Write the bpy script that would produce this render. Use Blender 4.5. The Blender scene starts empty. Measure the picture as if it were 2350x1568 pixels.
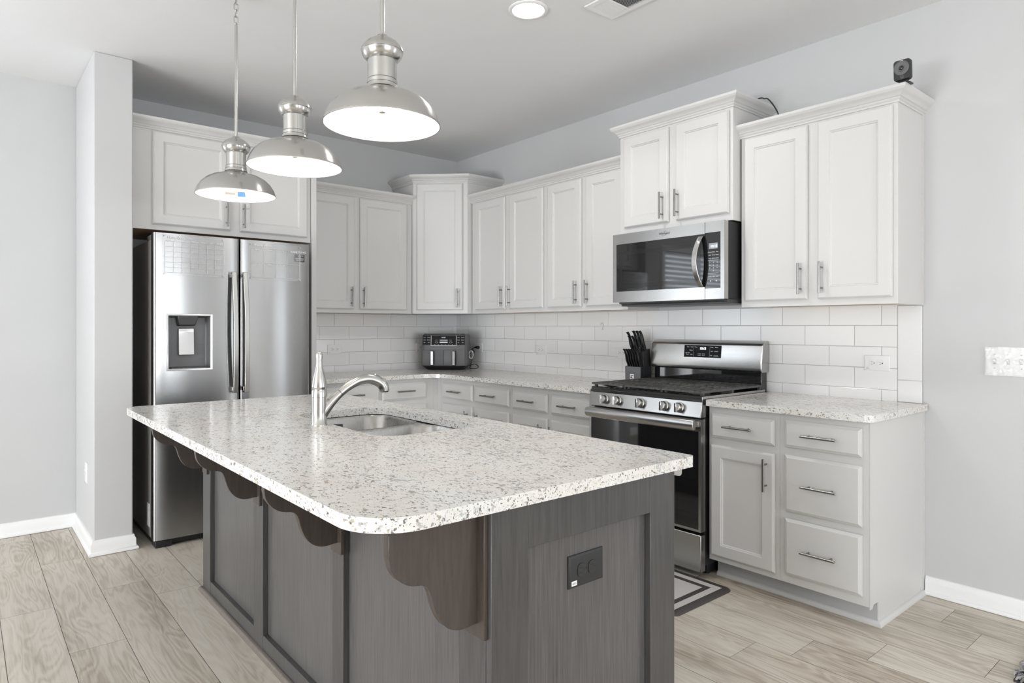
import bpy, bmesh, math, random
from mathutils import Vector, Matrix
random.seed(7)
S = bpy.context.scene
COL = S.collection
PI = math.pi

# ------------------------------------------------------------------ camera, world, light, exposure
cam_d = bpy.data.cameras.new('camera')
cam_d.sensor_width = 36.0
cam_d.lens = 1504.25 / 2350 * 36.0
cam_d.shift_y = -33.0 / 2350
cam_d.clip_start = 0.05
cam = bpy.data.objects.new('camera', cam_d)
COL.objects.link(cam)
cam.location = (4.949, -3.490, 1.2587)
cam.rotation_euler = (PI / 2, 0, 0.8723)
S.camera = cam
S.view_settings.view_transform = 'Standard'
S.view_settings.look = 'None'
S.view_settings.gamma = 1.0
S.view_settings.use_curve_mapping = False
S.view_settings.exposure = 0.31
S.cycles.use_denoising = True
S.cycles.max_bounces = 10
S.cycles.diffuse_bounces = 6
S.cycles.sample_clamp_indirect = 6.0
S.cycles.caustics_reflective = False
S.cycles.caustics_refractive = False

W = bpy.data.worlds.new('daylight')
S.world = W
W.use_nodes = True
W.node_tree.nodes['Background'].inputs[0].default_value = (0.82, 0.90, 1.0, 1)
W.node_tree.nodes['Background'].inputs[1].default_value = 1.0

def area_light(name, loc, rot, sx, sy, power, color, spread=180):
    l = bpy.data.lights.new(name, 'AREA')
    l.shape = 'RECTANGLE'; l.size = sx; l.size_y = sy
    l.energy = power; l.color = color; l.spread = math.radians(spread)
    o = bpy.data.objects.new(name, l); COL.objects.link(o)
    o.location = loc; o.rotation_euler = rot
    return o
# daylight by the window and glazed door behind the camera, plus two added uplights
area_light('daylight_patio_door', (3.9, -9.40, 1.10), (PI / 2, 0, 0), 4.0, 2.0, 31, (0.90, 0.95, 1.0))
area_light('added_uplight_patio', (3.9, -9.35, 0.30), (math.radians(120), 0, 0), 4.0, 0.5, 165, (0.955, 0.98, 1.0))  # added fill, tilted upward to brighten the ceiling; no deck is modelled
area_light('daylight_front_window', (11.35, -2.6, 1.40), (PI / 2, 0, PI / 2), 4.0, 1.8, 27, (0.90, 0.95, 1.0))
area_light('added_uplight_front', (11.30, -2.6, 0.60), (math.radians(118), 0, PI / 2), 4.0, 0.3, 74, (0.955, 0.98, 1.0))  # second added uplight, low at the front wall, lifting the ceiling

# ------------------------------------------------------------------ materials
def mat(name, color=(0.8, 0.8, 0.8), rough=0.5, metal=0.0, **kw):
    m = bpy.data.materials.new(name); m.use_nodes = True
    b = m.node_tree.nodes['Principled BSDF']
    b.inputs['Base Color'].default_value = (*color, 1)
    b.inputs['Roughness'].default_value = rough
    b.inputs['Metallic'].default_value = metal
    for k, v in kw.items():
        b.inputs[k].default_value = v
    return m
class N:
    def __init__(s, m):
        s.t = m.node_tree; s.b = s.t.nodes['Principled BSDF']
    def n(s, typ, **kw):
        x = s.t.nodes.new(typ)
        for k, v in kw.items():
            if k.startswith('i_'):
                key = k[2:]
                key = int(key) if key.isdigit() else key
                x.inputs[key].default_value = v
            else:
                setattr(x, k, v)
        return x
    def l(s, a, b): s.t.links.new(a, b)
    def math(s, op, a, b=None, clamp=False):
        x = s.t.nodes.new('ShaderNodeMath'); x.operation = op; x.use_clamp = clamp
        for i, v in enumerate((a, b)):
            if v is None: continue
            if isinstance(v, (int, float)): x.inputs[i].default_value = v
            else: s.l(v, x.inputs[i])
        return x.outputs[0]
    def mix(s, f, a, b, mode='MIX'):
        x = s.t.nodes.new('ShaderNodeMix'); x.data_type = 'RGBA'; x.blend_type = mode
        for i, v in ((0, f), (6, a), (7, b)):
            if isinstance(v, (int, float)): x.inputs[i].default_value = v
            elif isinstance(v, tuple): x.inputs[i].default_value = (*v, 1)
            else: s.l(v, x.inputs[i])
        return x.outputs[2]
    def obj(s, scale=(1, 1, 1), loc=(0, 0, 0)):
        tc = s.n('ShaderNodeTexCoord'); mp = s.n('ShaderNodeMapping')
        mp.inputs['Scale'].default_value = scale; mp.inputs['Location'].default_value = loc
        s.l(tc.outputs['Object'], mp.inputs[0]); return mp.outputs[0]
    def noise(s, v, scale, detail=3, rough=0.5, dist=0.0):
        x = s.n('ShaderNodeTexNoise'); x.inputs['Scale'].default_value = scale
        x.inputs['Detail'].default_value = detail; x.inputs['Roughness'].default_value = rough
        x.inputs['Distortion'].default_value = dist
        s.l(v, x.inputs['Vector']); return x.outputs[0]
    def ramp(s, f, stops, interp='LINEAR'):
        x = s.n('ShaderNodeValToRGB'); x.color_ramp.interpolation = interp
        e = x.color_ramp.elements
        while len(e) < len(stops): e.new(0.5)
        for k, (p, c) in enumerate(stops):
            e[k].position = p; e[k].color = (*c, 1)
        s.l(f, x.inputs[0]); return x.outputs[0]
    def bump(s, h, strength=0.2, dist=0.002):
        x = s.n('ShaderNodeBump'); x.inputs['Strength'].default_value = strength
        x.inputs['Distance'].default_value = dist
        s.l(h, x.inputs['Height']); s.l(x.outputs[0], s.b.inputs['Normal']); return x
    def col(s, c): s.l(c, s.b.inputs['Base Color'])

def painted(name, c, rough, bump=0.04, sc=160, var=0.02):
    m = mat(name, c, rough); n = N(m); v = n.obj()
    a = n.noise(v, 3.0, 2)
    n.col(n.mix(n.math('MULTIPLY', a, 1.0), tuple(x * (1 - var) for x in c), tuple(min(1, x * (1 + var)) for x in c)))
    n.bump(n.noise(v, sc, 2), bump, 0.001)
    return m
M_WALL = painted('wall_paint', (0.58, 0.582, 0.587), 0.75, 0.06, 220)
M_CEIL = painted('ceiling_paint', (0.81, 0.81, 0.82), 0.85, 0.06, 220)
M_TRIM = painted('white_trim_paint', (0.86, 0.86, 0.86), 0.4, 0.01)
M_CAB = painted('cabinet_paint', (0.635, 0.628, 0.618), 0.42, 0.015, 300, 0.012)
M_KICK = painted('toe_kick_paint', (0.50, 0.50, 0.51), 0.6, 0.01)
M_RAW = mat('raw_birch', (0.50, 0.36, 0.22), 0.6)
_n = N(M_RAW); _n.col(_n.ramp(_n.noise(_n.obj((3, 3, 30)), 6, 4), [(0.3, (0.42, 0.28, 0.16)), (0.7, (0.6, 0.45, 0.28))]))

def steel(name, c, rough, aniso=0.0, scale=(2, 2, 320), bump=0.05, rot=0.0, rvar=0.08):
    m = mat(name, c, rough, 1.0); n = N(m)
    v = n.obj(scale); a = n.noise(v, 1.0, 3, 0.6)
    n.l(n.math('ADD', n.math('MULTIPLY', a, rvar), rough - rvar / 2), n.b.inputs['Roughness'])
    if aniso:
        n.b.inputs['Anisotropic'].default_value = aniso
        n.b.inputs['Anisotropic Rotation'].default_value = rot
        t = n.n('ShaderNodeTangent', direction_type='RADIAL', axis='Z'); n.l(t.outputs[0], n.b.inputs['Tangent'])
    n.bump(a, bump, 0.0006)
    return m
M_STEEL = steel('brushed_stainless', (0.50, 0.495, 0.485), 0.24, 0.6, (1, 1, 90), bump=0.0, rot=0.25, rvar=0.05)
M_FRIDGE = steel('stainless_door', (0.40, 0.40, 0.402), 0.24, 0.85, (0.5, 26, 0.6), bump=0.02, rot=0.25, rvar=0.10)
M_NICKEL = steel('brushed_nickel', (0.56, 0.55, 0.53), 0.22, 0.7, (2, 2, 60), bump=0.0, rot=0.25, rvar=0.04)
M_HANDLE = steel('satin_nickel_pull', (0.30, 0.295, 0.285), 0.24, 0.0, bump=0.0)
M_SINK = steel('sink_steel', (0.36, 0.35, 0.335), 0.27, 0.0, (60, 60, 2))
M_CHROME = mat('polished_chrome', (0.75, 0.75, 0.75), 0.08, 1.0)
M_BLACK = mat('black_plastic', (0.012, 0.012, 0.013), 0.35)
M_SATINBLK = mat('satin_black', (0.02, 0.02, 0.021), 0.5)
M_IRON = mat('cast_iron', (0.085, 0.083, 0.08), 0.38)
_n = N(M_IRON); _n.bump(_n.noise(_n.obj(), 500, 2), 0.25, 0.001)
M_GLASSBLK = mat('black_glass', (0.010, 0.010, 0.011), 0.04, 0.0, **{'IOR': 1.55, 'Coat Weight': 0.3, 'Coat Roughness': 0.03})
M_PANELBLK = mat('matte_black_panel', (0.008, 0.008, 0.009), 0.30, 0.0, **{'Specular IOR Level': 0.15})
M_GREYPL = mat('grey_plastic', (0.135, 0.135, 0.14), 0.42)
M_DKGREY = mat('dark_grey_plastic', (0.06, 0.06, 0.063), 0.4)
M_SIDE = mat('fridge_side_grey', (0.30, 0.285, 0.265), 0.32, 0.3)
_n = N(M_SIDE); _n.bump(_n.noise(_n.obj(), 300, 2), 0.15, 0.001)
M_WHITE = mat('white_plastic', (0.82, 0.82, 0.82), 0.35)
M_SLOT = mat('slot_dark', (0.03, 0.03, 0.03), 0.5)
M_INK = mat('white_print', (0.85, 0.85, 0.85), 0.5)
M_INKDK = mat('dark_print', (0.05, 0.05, 0.055), 0.5)
M_ENAMEL = mat('white_enamel', (0.74, 0.72, 0.69), 0.4)
M_LABEL = mat('paper_label', (0.8, 0.8, 0.78), 0.6)
M_BLUE = mat('blue_label', (0.10, 0.25, 0.48), 0.5)
M_TAN = mat('tan_label', (0.42, 0.38, 0.33), 0.6)
M_RUBBER = mat('rubber', (0.025, 0.025, 0.026), 0.6)
M_CLEAR = mat('clear_acrylic', (1, 1, 1), 0.05, 0.0, **{'IOR': 1.3, 'Alpha': 0.07})
M_HOOK = mat('clear_hook', (0.86, 0.86, 0.86), 0.15, 0.0, **{'Alpha': 0.75})
M_FILM = mat('clear_film', (1, 1, 1), 0.06, 0.0, **{'IOR': 1.5, 'Alpha': 0.35})
_n = N(M_FILM); _n.bump(_n.noise(_n.obj(), 30, 1, 0.4, 1.0), 0.5, 0.01)

def emit(name, c, s):
    m = mat(name, c, 0.5)
    m.node_tree.nodes['Principled BSDF'].inputs['Emission Color'].default_value = (*c, 1)
    m.node_tree.nodes['Principled BSDF'].inputs['Emission Strength'].default_value = s
    return m
M_DIFF = emit('pendant_diffuser_glow', (1.0, 0.95, 0.88), 10.5)
M_CAN = emit('recessed_lens_glow', (1.0, 0.96, 0.90), 11)
M_DAY = emit('daylight_pane', (0.90, 0.95, 1.0), 3.0)
M_DIGIT = emit('lit_digits', (0.9, 0.95, 1.0), 1.2)
M_LCD = emit('lit_display', (0.27, 0.29, 0.31), 0.10)

# speckled granite
def granite(name, base, base2, warm):
    m = mat(name, base, 0.16, 0.0, **{'IOR': 1.5}); n = N(m)
    tc = n.n('ShaderNodeTexCoord'); mp = n.n('ShaderNodeMapping')
    mp.inputs['Rotation'].default_value = (0, 0, math.radians(-50)); mp.inputs['Scale'].default_value = (0.62, 1.0, 1.0)
    n.l(tc.outputs['Object'], mp.inputs[0]); v = mp.outputs[0]
    big = n.noise(v, 5.0, 4, 0.6)
    fine = n.noise(v, 70, 4, 0.65, 0.6)
    cluster = n.ramp(n.noise(v, 3.4, 4, 0.65), [(0.42, (0, 0, 0)), (0.66, (1, 1, 1))])
    c = n.mix(n.ramp(big, [(0.35, (0, 0, 0)), (0.65, (1, 1, 1))]), base, base2)
    c = n.mix(n.ramp(fine, [(0.45, (0, 0, 0)), (0.7, (0.7, 0.7, 0.7))]), c, warm)
    vein = n.noise(v, 46, 5, 0.72, 1.2)
    thr = n.math('SUBTRACT', 0.625, n.math('MULTIPLY', cluster, 0.10))
    vm = n.math('MULTIPLY', n.math('SUBTRACT', vein, thr), 14.0, True)
    c = n.mix(n.math('MULTIPLY', vm, 0.75), c, (0.33, 0.325, 0.32))
    def specks(scale, rad, dens, colors, dist, clus, amt):
        nonlocal c
        w = n.n('ShaderNodeTexNoise'); w.inputs['Scale'].default_value = scale * 1.1; w.inputs['Detail'].default_value = 3
        n.l(v, w.inputs['Vector'])
        mv = n.n('ShaderNodeVectorMath', operation='SCALE'); n.l(w.outputs['Color'], mv.inputs[0]); mv.inputs['Scale'].default_value = dist / scale
        av = n.n('ShaderNodeVectorMath', operation='ADD'); n.l(v, av.inputs[0]); n.l(mv.outputs[0], av.inputs[1])
        vo = n.n('ShaderNodeTexVoronoi'); vo.inputs['Scale'].default_value = scale; n.l(av.outputs[0], vo.inputs['Vector'])
        sp = n.n('ShaderNodeSeparateColor'); n.l(vo.outputs['Color'], sp.inputs[0])
        r = n.math('ADD', n.math('MULTIPLY', sp.outputs[1], rad), 0.12)
        near = n.math('MULTIPLY', n.math('SUBTRACT', r, vo.outputs['Distance']), 9.0, True)
        keep = n.math('LESS_THAN', sp.outputs[0], n.math('ADD', n.math('MULTIPLY', cluster, clus), dens))
        c = n.mix(n.math('MULTIPLY', n.math('MULTIPLY', near, keep), amt), c, n.ramp(sp.outputs[2], colors, 'CONSTANT'))
    specks(70, 0.42, 0.30, [(0, (0.36, 0.35, 0.34)), (0.35, (0.38, 0.32, 0.25)), (0.7, (0.46, 0.455, 0.45))], 2.4, 0.16, 0.85)
    specks(120, 0.42, 0.36, [(0, (0.14, 0.135, 0.13)), (0.35, (0.27, 0.215, 0.16)), (0.6, (0.30, 0.295, 0.29)), (0.85, (0.08, 0.076, 0.072))], 2.2, 0.28, 0.92)
    specks(240, 0.42, 0.28, [(0, (0.09, 0.086, 0.082)), (0.4, (0.25, 0.20, 0.16)), (0.7, (0.28, 0.28, 0.28))], 1.8, 0.36, 0.95)
    n.col(c)
    return m
M_GRANITE = granite('speckled_granite', (0.76, 0.75, 0.735), (0.72, 0.68, 0.63), (0.82, 0.815, 0.81))

# stained wood
def stained(name, lo, hi, rough, sc=(30, 30, 1.6)):
    m = mat(name, lo, rough); n = N(m)
    v = n.obj(sc); a = n.noise(v, 3.0, 6, 0.65, 0.4)
    b = n.noise(n.obj((1, 1, 0.6)), 2.4, 3)
    t = n.math('ADD', n.math('MULTIPLY', a, 0.7), n.math('MULTIPLY', b, 0.3))
    n.col(n.ramp(t, [(0.3, lo), (0.68, hi)]))
    n.bump(n.noise(n.obj((sc[0] * 6, sc[1] * 6, sc[2] * 3)), 3, 3), 0.12, 0.001)
    return m
M_WOOD = stained('espresso_stained_wood', (0.042, 0.039, 0.0385), (0.092, 0.087, 0.087), 0.30)
M_PANEL = stained('grey_brown_panel', (0.056, 0.0525, 0.0515), (0.140, 0.132, 0.131), 0.32, (60, 60, 1.8))
M_CORBEL = stained('brown_corbel_wood', (0.043, 0.033, 0.028), (0.080, 0.063, 0.054), 0.33, (30, 30, 3))
M_SHOE = stained('taupe_shoe_wood', (0.12, 0.10, 0.085), (0.2, 0.175, 0.15), 0.4)

# wood floor: one mesh of planks, tone per plank held in a colour attribute
M_FLOOR = mat('oak_plank_floor', (0.5, 0.45, 0.38), 0.42); _n = N(M_FLOOR)
at = _n.n('ShaderNodeAttribute', attribute_name='plank'); sp = _n.n('ShaderNodeSeparateColor'); _n.l(at.outputs['Color'], sp.inputs[0])
tc = _n.n('ShaderNodeTexCoord'); off = _n.n('ShaderNodeCombineXYZ')
_n.l(_n.math('MULTIPLY', sp.outputs[1], 37.0), off.inputs[0]); _n.l(_n.math('MULTIPLY', sp.outputs[2], 23.0), off.inputs[1])
av = _n.n('ShaderNodeVectorMath', operation='ADD'); _n.l(tc.outputs['Object'], av.inputs[0]); _n.l(off.outputs[0], av.inputs[1])
mp = _n.n('ShaderNodeMapping'); mp.inputs['Scale'].default_value = (1.0, 6.5, 1); _n.l(av.outputs[0], mp.inputs[0])
g0 = _n.noise(mp.outputs[0], 1.5, 2, 0.5, 0.35)
rings = _n.math('SINE', _n.math('MULTIPLY', g0, 75.0))
mp2 = _n.n('ShaderNodeMapping'); mp2.inputs['Scale'].default_value = (2.5, 60, 1); _n.l(av.outputs[0], mp2.inputs[0])
g1 = _n.noise(mp2.outputs[0], 2.0, 5, 0.7, 0.3)
g2 = _n.noise(mp.outputs[0], 1.1, 3, 0.55)
tone = _n.math('ADD', _n.math('MULTIPLY', g1, 0.55), _n.math('MULTIPLY', g2, 0.75))
tone = _n.math('ADD', tone, _n.math('MULTIPLY', rings, 0.075))
tone = _n.math('ADD', tone, _n.math('MULTIPLY', _n.math('SUBTRACT', sp.outputs[0], 0.5), 0.22))
fc = _n.ramp(tone, [(0.34, (0.31, 0.262, 0.205)), (0.52, (0.49, 0.432, 0.355)), (0.68, (0.62, 0.565, 0.485)), (0.9, (0.70, 0.655, 0.585))])
_n.col(fc)
_n.bump(_n.math('ADD', g1, _n.math('MULTIPLY', rings, 0.2)), 0.12, 0.002)
M_GAP = mat('plank_gap', (0.06, 0.05, 0.045), 0.8)

# subway tile: brick pattern in the wall's own coordinates
def tile(name, axis, phase):
    m = mat(name, (0.8, 0.8, 0.8), 0.10); n = N(m)
    tc = n.n('ShaderNodeTexCoord'); sx = n.n('ShaderNodeSeparateXYZ'); n.l(tc.outputs['Object'], sx.inputs[0])
    cb = n.n('ShaderNodeCombineXYZ')
    n.l(n.math('ADD', sx.outputs[axis], phase), cb.inputs[0]); n.l(sx.outputs[2], cb.inputs[1])
    def br(mortar, smooth):
        b = n.n('ShaderNodeTexBrick'); b.offset = 0.5; b.offset_frequency = 2; b.squash = 1
        b.inputs['Scale'].default_value = 1.0; b.inputs['Mortar Size'].default_value = mortar
        b.inputs['Mortar Smooth'].default_value = smooth
        b.inputs['Brick Width'].default_value = 0.2556; b.inputs['Row Height'].default_value = 0.1056
        b.inputs['Color1'].default_value = (0.87, 0.87, 0.87, 1); b.inputs['Color2'].default_value = (0.83, 0.83, 0.83, 1)
        b.inputs['Mortar'].default_value = (0.50, 0.49, 0.47, 1); n.l(cb.outputs[0], b.inputs['Vector']); return b
    b = br(0.0013, 0.0); n.col(b.outputs['Color'])
    b2 = br(0.0035, 1.0)
    n.bump(n.math('SUBTRACT', 1.0, b2.outputs['Fac']), 0.6, 0.0025)
    n.l(n.math('ADD', n.math('MULTIPLY', b.outputs['Fac'], 0.6), 0.10), n.b.inputs['Roughness'])
    return m
BS_Z = 0.896
M_TILEX = tile('subway_tile_range_wall', 0, 0.2556 * 4 - 0.063 - 0.1278)
M_TILEY = tile('subway_tile_fridge_wall', 1, 0.2556 * 8 + 0.432 - 0.1278)
M_TILE = mat('plain_white_tile', (0.82, 0.82, 0.825), 0.10)
M_GROUT = mat('grout', (0.50, 0.49, 0.47), 0.8)
M_MATDK = mat('mat_dark_border', (0.060, 0.054, 0.052), 0.55)
M_MATLT = mat('mat_light_weave', (0.60, 0.585, 0.57), 0.75)
_n = N(M_MATLT); _w = _n.n('ShaderNodeTexWave'); _w.inputs['Scale'].default_value = 60; _w.inputs['Distortion'].default_value = 1.0
_n.l(_n.obj(), _w.inputs['Vector']); _n.col(_n.ramp(_w.outputs[0], [(0.0, (0.52, 0.50, 0.48)), (0.6, (0.64, 0.625, 0.61))]))
M_SHAG = mat('grey_chenille', (0.26, 0.26, 0.27), 0.9)
_n = N(M_SHAG); _n.col(_n.ramp(_n.noise(_n.obj(), 60, 2), [(0.35, (0.10, 0.10, 0.105)), (0.6, (0.42, 0.42, 0.43))]))
M_BLIND = mat('white_blind', (0.75, 0.76, 0.78), 0.5)

# ------------------------------------------------------------------ mesh helpers
class F:
    """a flat frame: u runs to the right as one faces it, d comes out of it, z is up"""
    def __init__(s, o, U):
        s.o = Vector(o); s.U = Vector(U).normalized(); s.W = s.U.cross(Vector((0, 0, 1)))
    def p(s, u, d, z): return s.o + s.U * u + s.W * d + Vector((0, 0, z))
WORLD = None
class G:
    def __init__(s): s.bm = bmesh.new(); s.mi = 0
    def v(s, p): return s.bm.verts.new(p)
    def f(s, vs):
        try:
            x = s.bm.faces.new(vs); x.material_index = s.mi; return x
        except ValueError: return None
    def hexa(s, P):   # 8 points: bottom ring then top ring
        v = [s.v(p) for p in P]
        for q in ((3, 2, 1, 0), (4, 5, 6, 7), (0, 1, 5, 4), (1, 2, 6, 5), (2, 3, 7, 6), (3, 0, 4, 7)): s.f([v[i] for i in q])
    def box(s, x0, x1, y0, y1, z0, z1, fr=None):
        t = fr.p if fr else (lambda a, b, c: Vector((a, b, c)))
        s.hexa([t(x0, y0, z0), t(x1, y0, z0), t(x1, y1, z0), t(x0, y1, z0), t(x0, y0, z1), t(x1, y0, z1), t(x1, y1, z1), t(x0, y1, z1)])
    def rings(s, R, cap0=True, cap1=True, closed=True):
        V = [[s.v(p) for p in r] for r in R]
        for a, b in zip(V, V[1:]):
            n = len(a)
            for i in range(n if closed else n - 1):
                j = (i + 1) % n; s.f([a[i], a[j], b[j], b[i]])
        if cap0: s.f(V[0][::-1])
        if cap1: s.f(V[-1])
        return V
    def cyl(s, p0, p1, r0, r1=None, n=16, cap=True):
        s.tube([p0, p1], [r0, r0 if r1 is None else r1], n, cap)
    def tube(s, pts, r, n=12, cap=True, closed=False):
        pts = [Vector(p) for p in pts]; m = len(pts)
        rr = r if isinstance(r, (list, tuple)) else [r] * m
        R = []; up = None
        for i, p in enumerate(pts):
            if closed: t = pts[(i + 1) % m] - pts[i - 1]
            else: t = pts[min(i + 1, m - 1)] - pts[max(i - 1, 0)]
            t.normalize()
            if up is None:
                a = Vector((0, 0, 1)) if abs(t.z) < 0.9 else Vector((1, 0, 0))
                up = (a - t * a.dot(t)).normalized()
            else:
                up = (up - t * up.dot(t)).normalized()
            b = t.cross(up)
            R.append([p + (up * math.cos(2 * PI * k / n) + b * math.sin(2 * PI * k / n)) * rr[i] for k in range(n)])
        if closed: R.append(R[0]); s.rings(R, False, False)
        else: s.rings(R, cap, cap)
    def lathe(s, prof, c, n=32, cap0=False, cap1=False, axis=None):
        c = Vector(c)
        if axis is None: X, Y, Z = Vector((1, 0, 0)), Vector((0, 1, 0)), Vector((0, 0, 1))
        else:
            Z = Vector(axis).normalized(); X = Z.orthogonal().normalized(); Y = Z.cross(X)
        R = [[c + X * (r * math.cos(2 * PI * k / n)) + Y * (r * math.sin(2 * PI * k / n)) + Z * z for k in range(n)] for r, z in prof]
        s.rings(R, cap0, cap1)
    def prism(s, poly, off):
        off = Vector(off); P = [Vector(p) for p in poly]
        s.rings([P, [p + off for p in P]])
    def panel(s, fr, u0, u1, z0, z1, loops, back=True):
        R = [[fr.p(u0 + i, d, z0 + i), fr.p(u1 - i, d, z0 + i), fr.p(u1 - i, d, z1 - i), fr.p(u0 + i, d, z1 - i)] for i, d in loops]
        s.rings(R, back, True)

def set_props(o, label=None, cat=None, group=None, kind=None):
    if label: o['label'] = label
    if cat: o['category'] = cat
    if group: o['group'] = group
    if kind: o['kind'] = kind
    return o
BASE = {}
def base_of(o):
    return BASE.get(o.name, Vector((0, 0, 0)))
def obj(name, g, mats, parent=None, loc=None, bevel=0.0, smooth=40, seg=2, clean=True):
    bm = g.bm
    if clean: bmesh.ops.remove_doubles(bm, verts=bm.verts, dist=1e-6)
    bmesh.ops.recalc_face_normals(bm, faces=bm.faces)
    o0 = base_of(parent) if parent else Vector(loc or (0, 0, 0))
    bmesh.ops.translate(bm, verts=bm.verts, vec=-o0)
    me = bpy.data.meshes.new(name); bm.to_mesh(me); bm.free()
    for m in (mats if isinstance(mats, (list, tuple)) else [mats]): me.materials.append(m)
    me.shade_smooth(); me.set_sharp_from_angle(angle=math.radians(smooth))
    o = bpy.data.objects.new(name, me); COL.objects.link(o)
    if parent: o.parent = parent
    else: o.location = o0
    BASE[o.name] = o0
    if bevel:
        b = o.modifiers.new('bevel', 'BEVEL'); b.width = bevel; b.segments = seg; b.limit_method = 'ANGLE'
        b.angle_limit = math.radians(40); b.harden_normals = False
    return o
def thing(name, label, cat, loc, group=None):
    o = bpy.data.objects.new(name, None); COL.objects.link(o); o.location = loc
    o.empty_display_size = 0.05
    BASE[o.name] = Vector(loc)
    return set_props(o, label, cat, group)
def structure(name, g, mats, bevel=0.0, smooth=40, clean=True):
    return set_props(obj(name, g, mats, bevel=bevel, smooth=smooth, clean=clean), kind='structure')
def dup(root, loc, name=None):
    r = root.copy(); COL.objects.link(r); r.location = loc; BASE[r.name] = Vector(loc)
    for ch in root.children:
        c = ch.copy(); COL.objects.link(c); c.parent = r; BASE[c.name] = Vector(loc)
        for gr in ch.children:
            d = gr.copy(); COL.objects.link(d); d.parent = c; BASE[d.name] = Vector(loc)
    return r
_txt = {}
def text_geo(g, s, fr, u, z, d, size, align='CENTER', shear=0.0, bold=0.0, wscale=1.0):
    """lettering laid on frame fr as thin raised print"""
    c = bpy.data.curves.new('lettering', 'FONT'); c.body = s; c.size = size; c.align_x = align; c.shear = shear
    c.offset = bold; c.extrude = 0.0002; c.resolution_u = 3
    t = bpy.data.objects.new('lettering', c); COL.objects.link(t)
    bpy.context.view_layer.update()
    me = bpy.data.meshes.new_from_object(t.evaluated_get(bpy.context.evaluated_depsgraph_get()))
    V = [g.v(fr.p(u + v.co.x * wscale, d + v.co.z, z + v.co.y)) for v in me.vertices]
    for p in me.polygons: g.f([V[i] for i in p.vertices])
    bpy.data.objects.remove(t); bpy.data.curves.remove(c); bpy.data.meshes.remove(me)

RW = F((0, 0, 0), (1, 0, 0))        # range wall, y = 0, facing -y (u = x, d = -y)
FW = F((0, 0, 0), (0, 1, 0))        # fridge wall, x = 0, facing +x (u = y, d = x)
DG = F((0, 0, 0), (1, 1, 0))        # diagonal of the corner
CEIL = 2.777

def sweep(g, path, prof, z0, cap=True):
    """run a moulding profile [(out, up)] along a plan path; out is to the right of travel"""
    P = [Vector((x, y)) for x, y in path]; n = []
    for a, b in zip(P, P[1:]):
        t = (b - a).normalized(); n.append(Vector((t.y, -t.x)))
    R = []
    for i, p in enumerate(P):
        if i == 0: m = n[0]
        elif i == len(P) - 1: m = n[-1]
        else: m = (n[i - 1] + n[i]) / (1 + n[i - 1].dot(n[i]))
        R.append([Vector((p.x + m.x * o, p.y + m.y * o, z0 + u)) for o, u in prof])
    g.rings(R, cap, cap)
CROWN = [(0, 0), (0.006, 0), (0.008, 0.005), (0.006, 0.010), (0.010, 0.012), (0.013, 0.017), (0.011, 0.022), (0.016, 0.024), (0.020, 0.030),
         (0.027, 0.037), (0.035, 0.042), (0.041, 0.046), (0.043, 0.050), (0.046, 0.053), (0.046, 0.066), (0, 0.066)]
BOARD = [(0, 0), (0.018, 0), (0.024, 0.003), (0.026, 0.010), (0.023, 0.018), (0.014, 0.022), (0.014, 0.058), (0.012, 0.066), (0.007, 0.074), (0.006, 0.084), (0, 0.086)]
SHOE = [(0, 0), (0.018, 0), (0.018, 0.006), (0.014, 0.014), (0.007, 0.019), (0, 0.020)]

# ------------------------------------------------------------------ room shell
XF, YL = 11.5, -9.5
g = G(); g.box(0, XF, YL, 0, -0.06, -0.003); structure('subfloor', g, M_GAP)
bm = bmesh.new(); lay = bm.loops.layers.float_color.new('plank')
known = {-17: 1.37, -16: 0.70, -15: 1.283, -14: 1.51, -4: 3.915, -3: 4.237}
rnd = random.Random(3)
for j in range(-52, 2):
    y0, y1 = -0.1 + 0.192 * j, -0.1 + 0.192 * (j + 1)
    y0c, y1c = max(y0, YL), min(y1, 0.0)
    if y1c <= y0c + 0.002: continue
    ph = known.get(j, rnd.uniform(0, 1.22))
    x = ph - math.ceil(ph / 1.22) * 1.22
    while x < XF:
        a, b = max(x, 0) + 0.0007, min(x + 1.22, XF) - 0.0007
        if b > a + 0.005:
            e = 0.0009
            c = (rnd.random(), rnd.random(), rnd.random(), 1)
            vs = [bm.verts.new(p) for p in ((a, y0c + e, 0), (b, y0c + e, 0), (b, y1c - e, 0), (a, y1c - e, 0))]
            f = bm.faces.new(vs)
            for lp in f.loops: lp[lay] = c
        x += 1.22
me = bpy.data.meshes.new('floor'); bm.to_mesh(me); bm.free(); me.materials.append(M_FLOOR)
o = bpy.data.objects.new('floor', me); COL.objects.link(o); o['kind'] = 'structure'

g = G(); g.box(-0.12, XF, YL - 0.1, 0.12, CEIL, CEIL + 0.1); structure('ceiling', g, M_CEIL)
def wall_with_hole(name, axis, c0, c1, a0, a1, h):
    g = G(); b0, b1, z0, z1 = h
    for s0, s1, q0, q1 in ((a0, b0, -0.06, CEIL), (b1, a1, -0.06, CEIL), (b0, b1, -0.06, z0), (b0, b1, z1, CEIL)):
        if axis == 'x': g.box(c0, c1, s0, s1, q0, q1)
        else: g.box(s0, s1, c0, c1, q0, q1)
    return structure(name, g, M_WALL)
wall_with_hole('wall_right', 'y', 0, 0.12, -0.12, XF, (5.35, 6.25, 0.6, 2.1))
wall_with_hole('wall_back', 'x', -0.12, 0, YL, 0, (-5.5, -4.0, 0.75, 2.2))
wall_with_hole('wall_left', 'y', YL - 0.12, YL, 0, XF, (1.9, 5.9, 0.0, 2.1))
wall_with_hole('wall_front', 'x', XF, XF + 0.12, YL, 0, (-4.6, -0.6, 0.5, 2.3))
g = G(); g.box(0.0, 0.715, -2.935, -2.745, -0.003, CEIL); structure('wall_partition', g, M_WALL, bevel=0.006)

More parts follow.
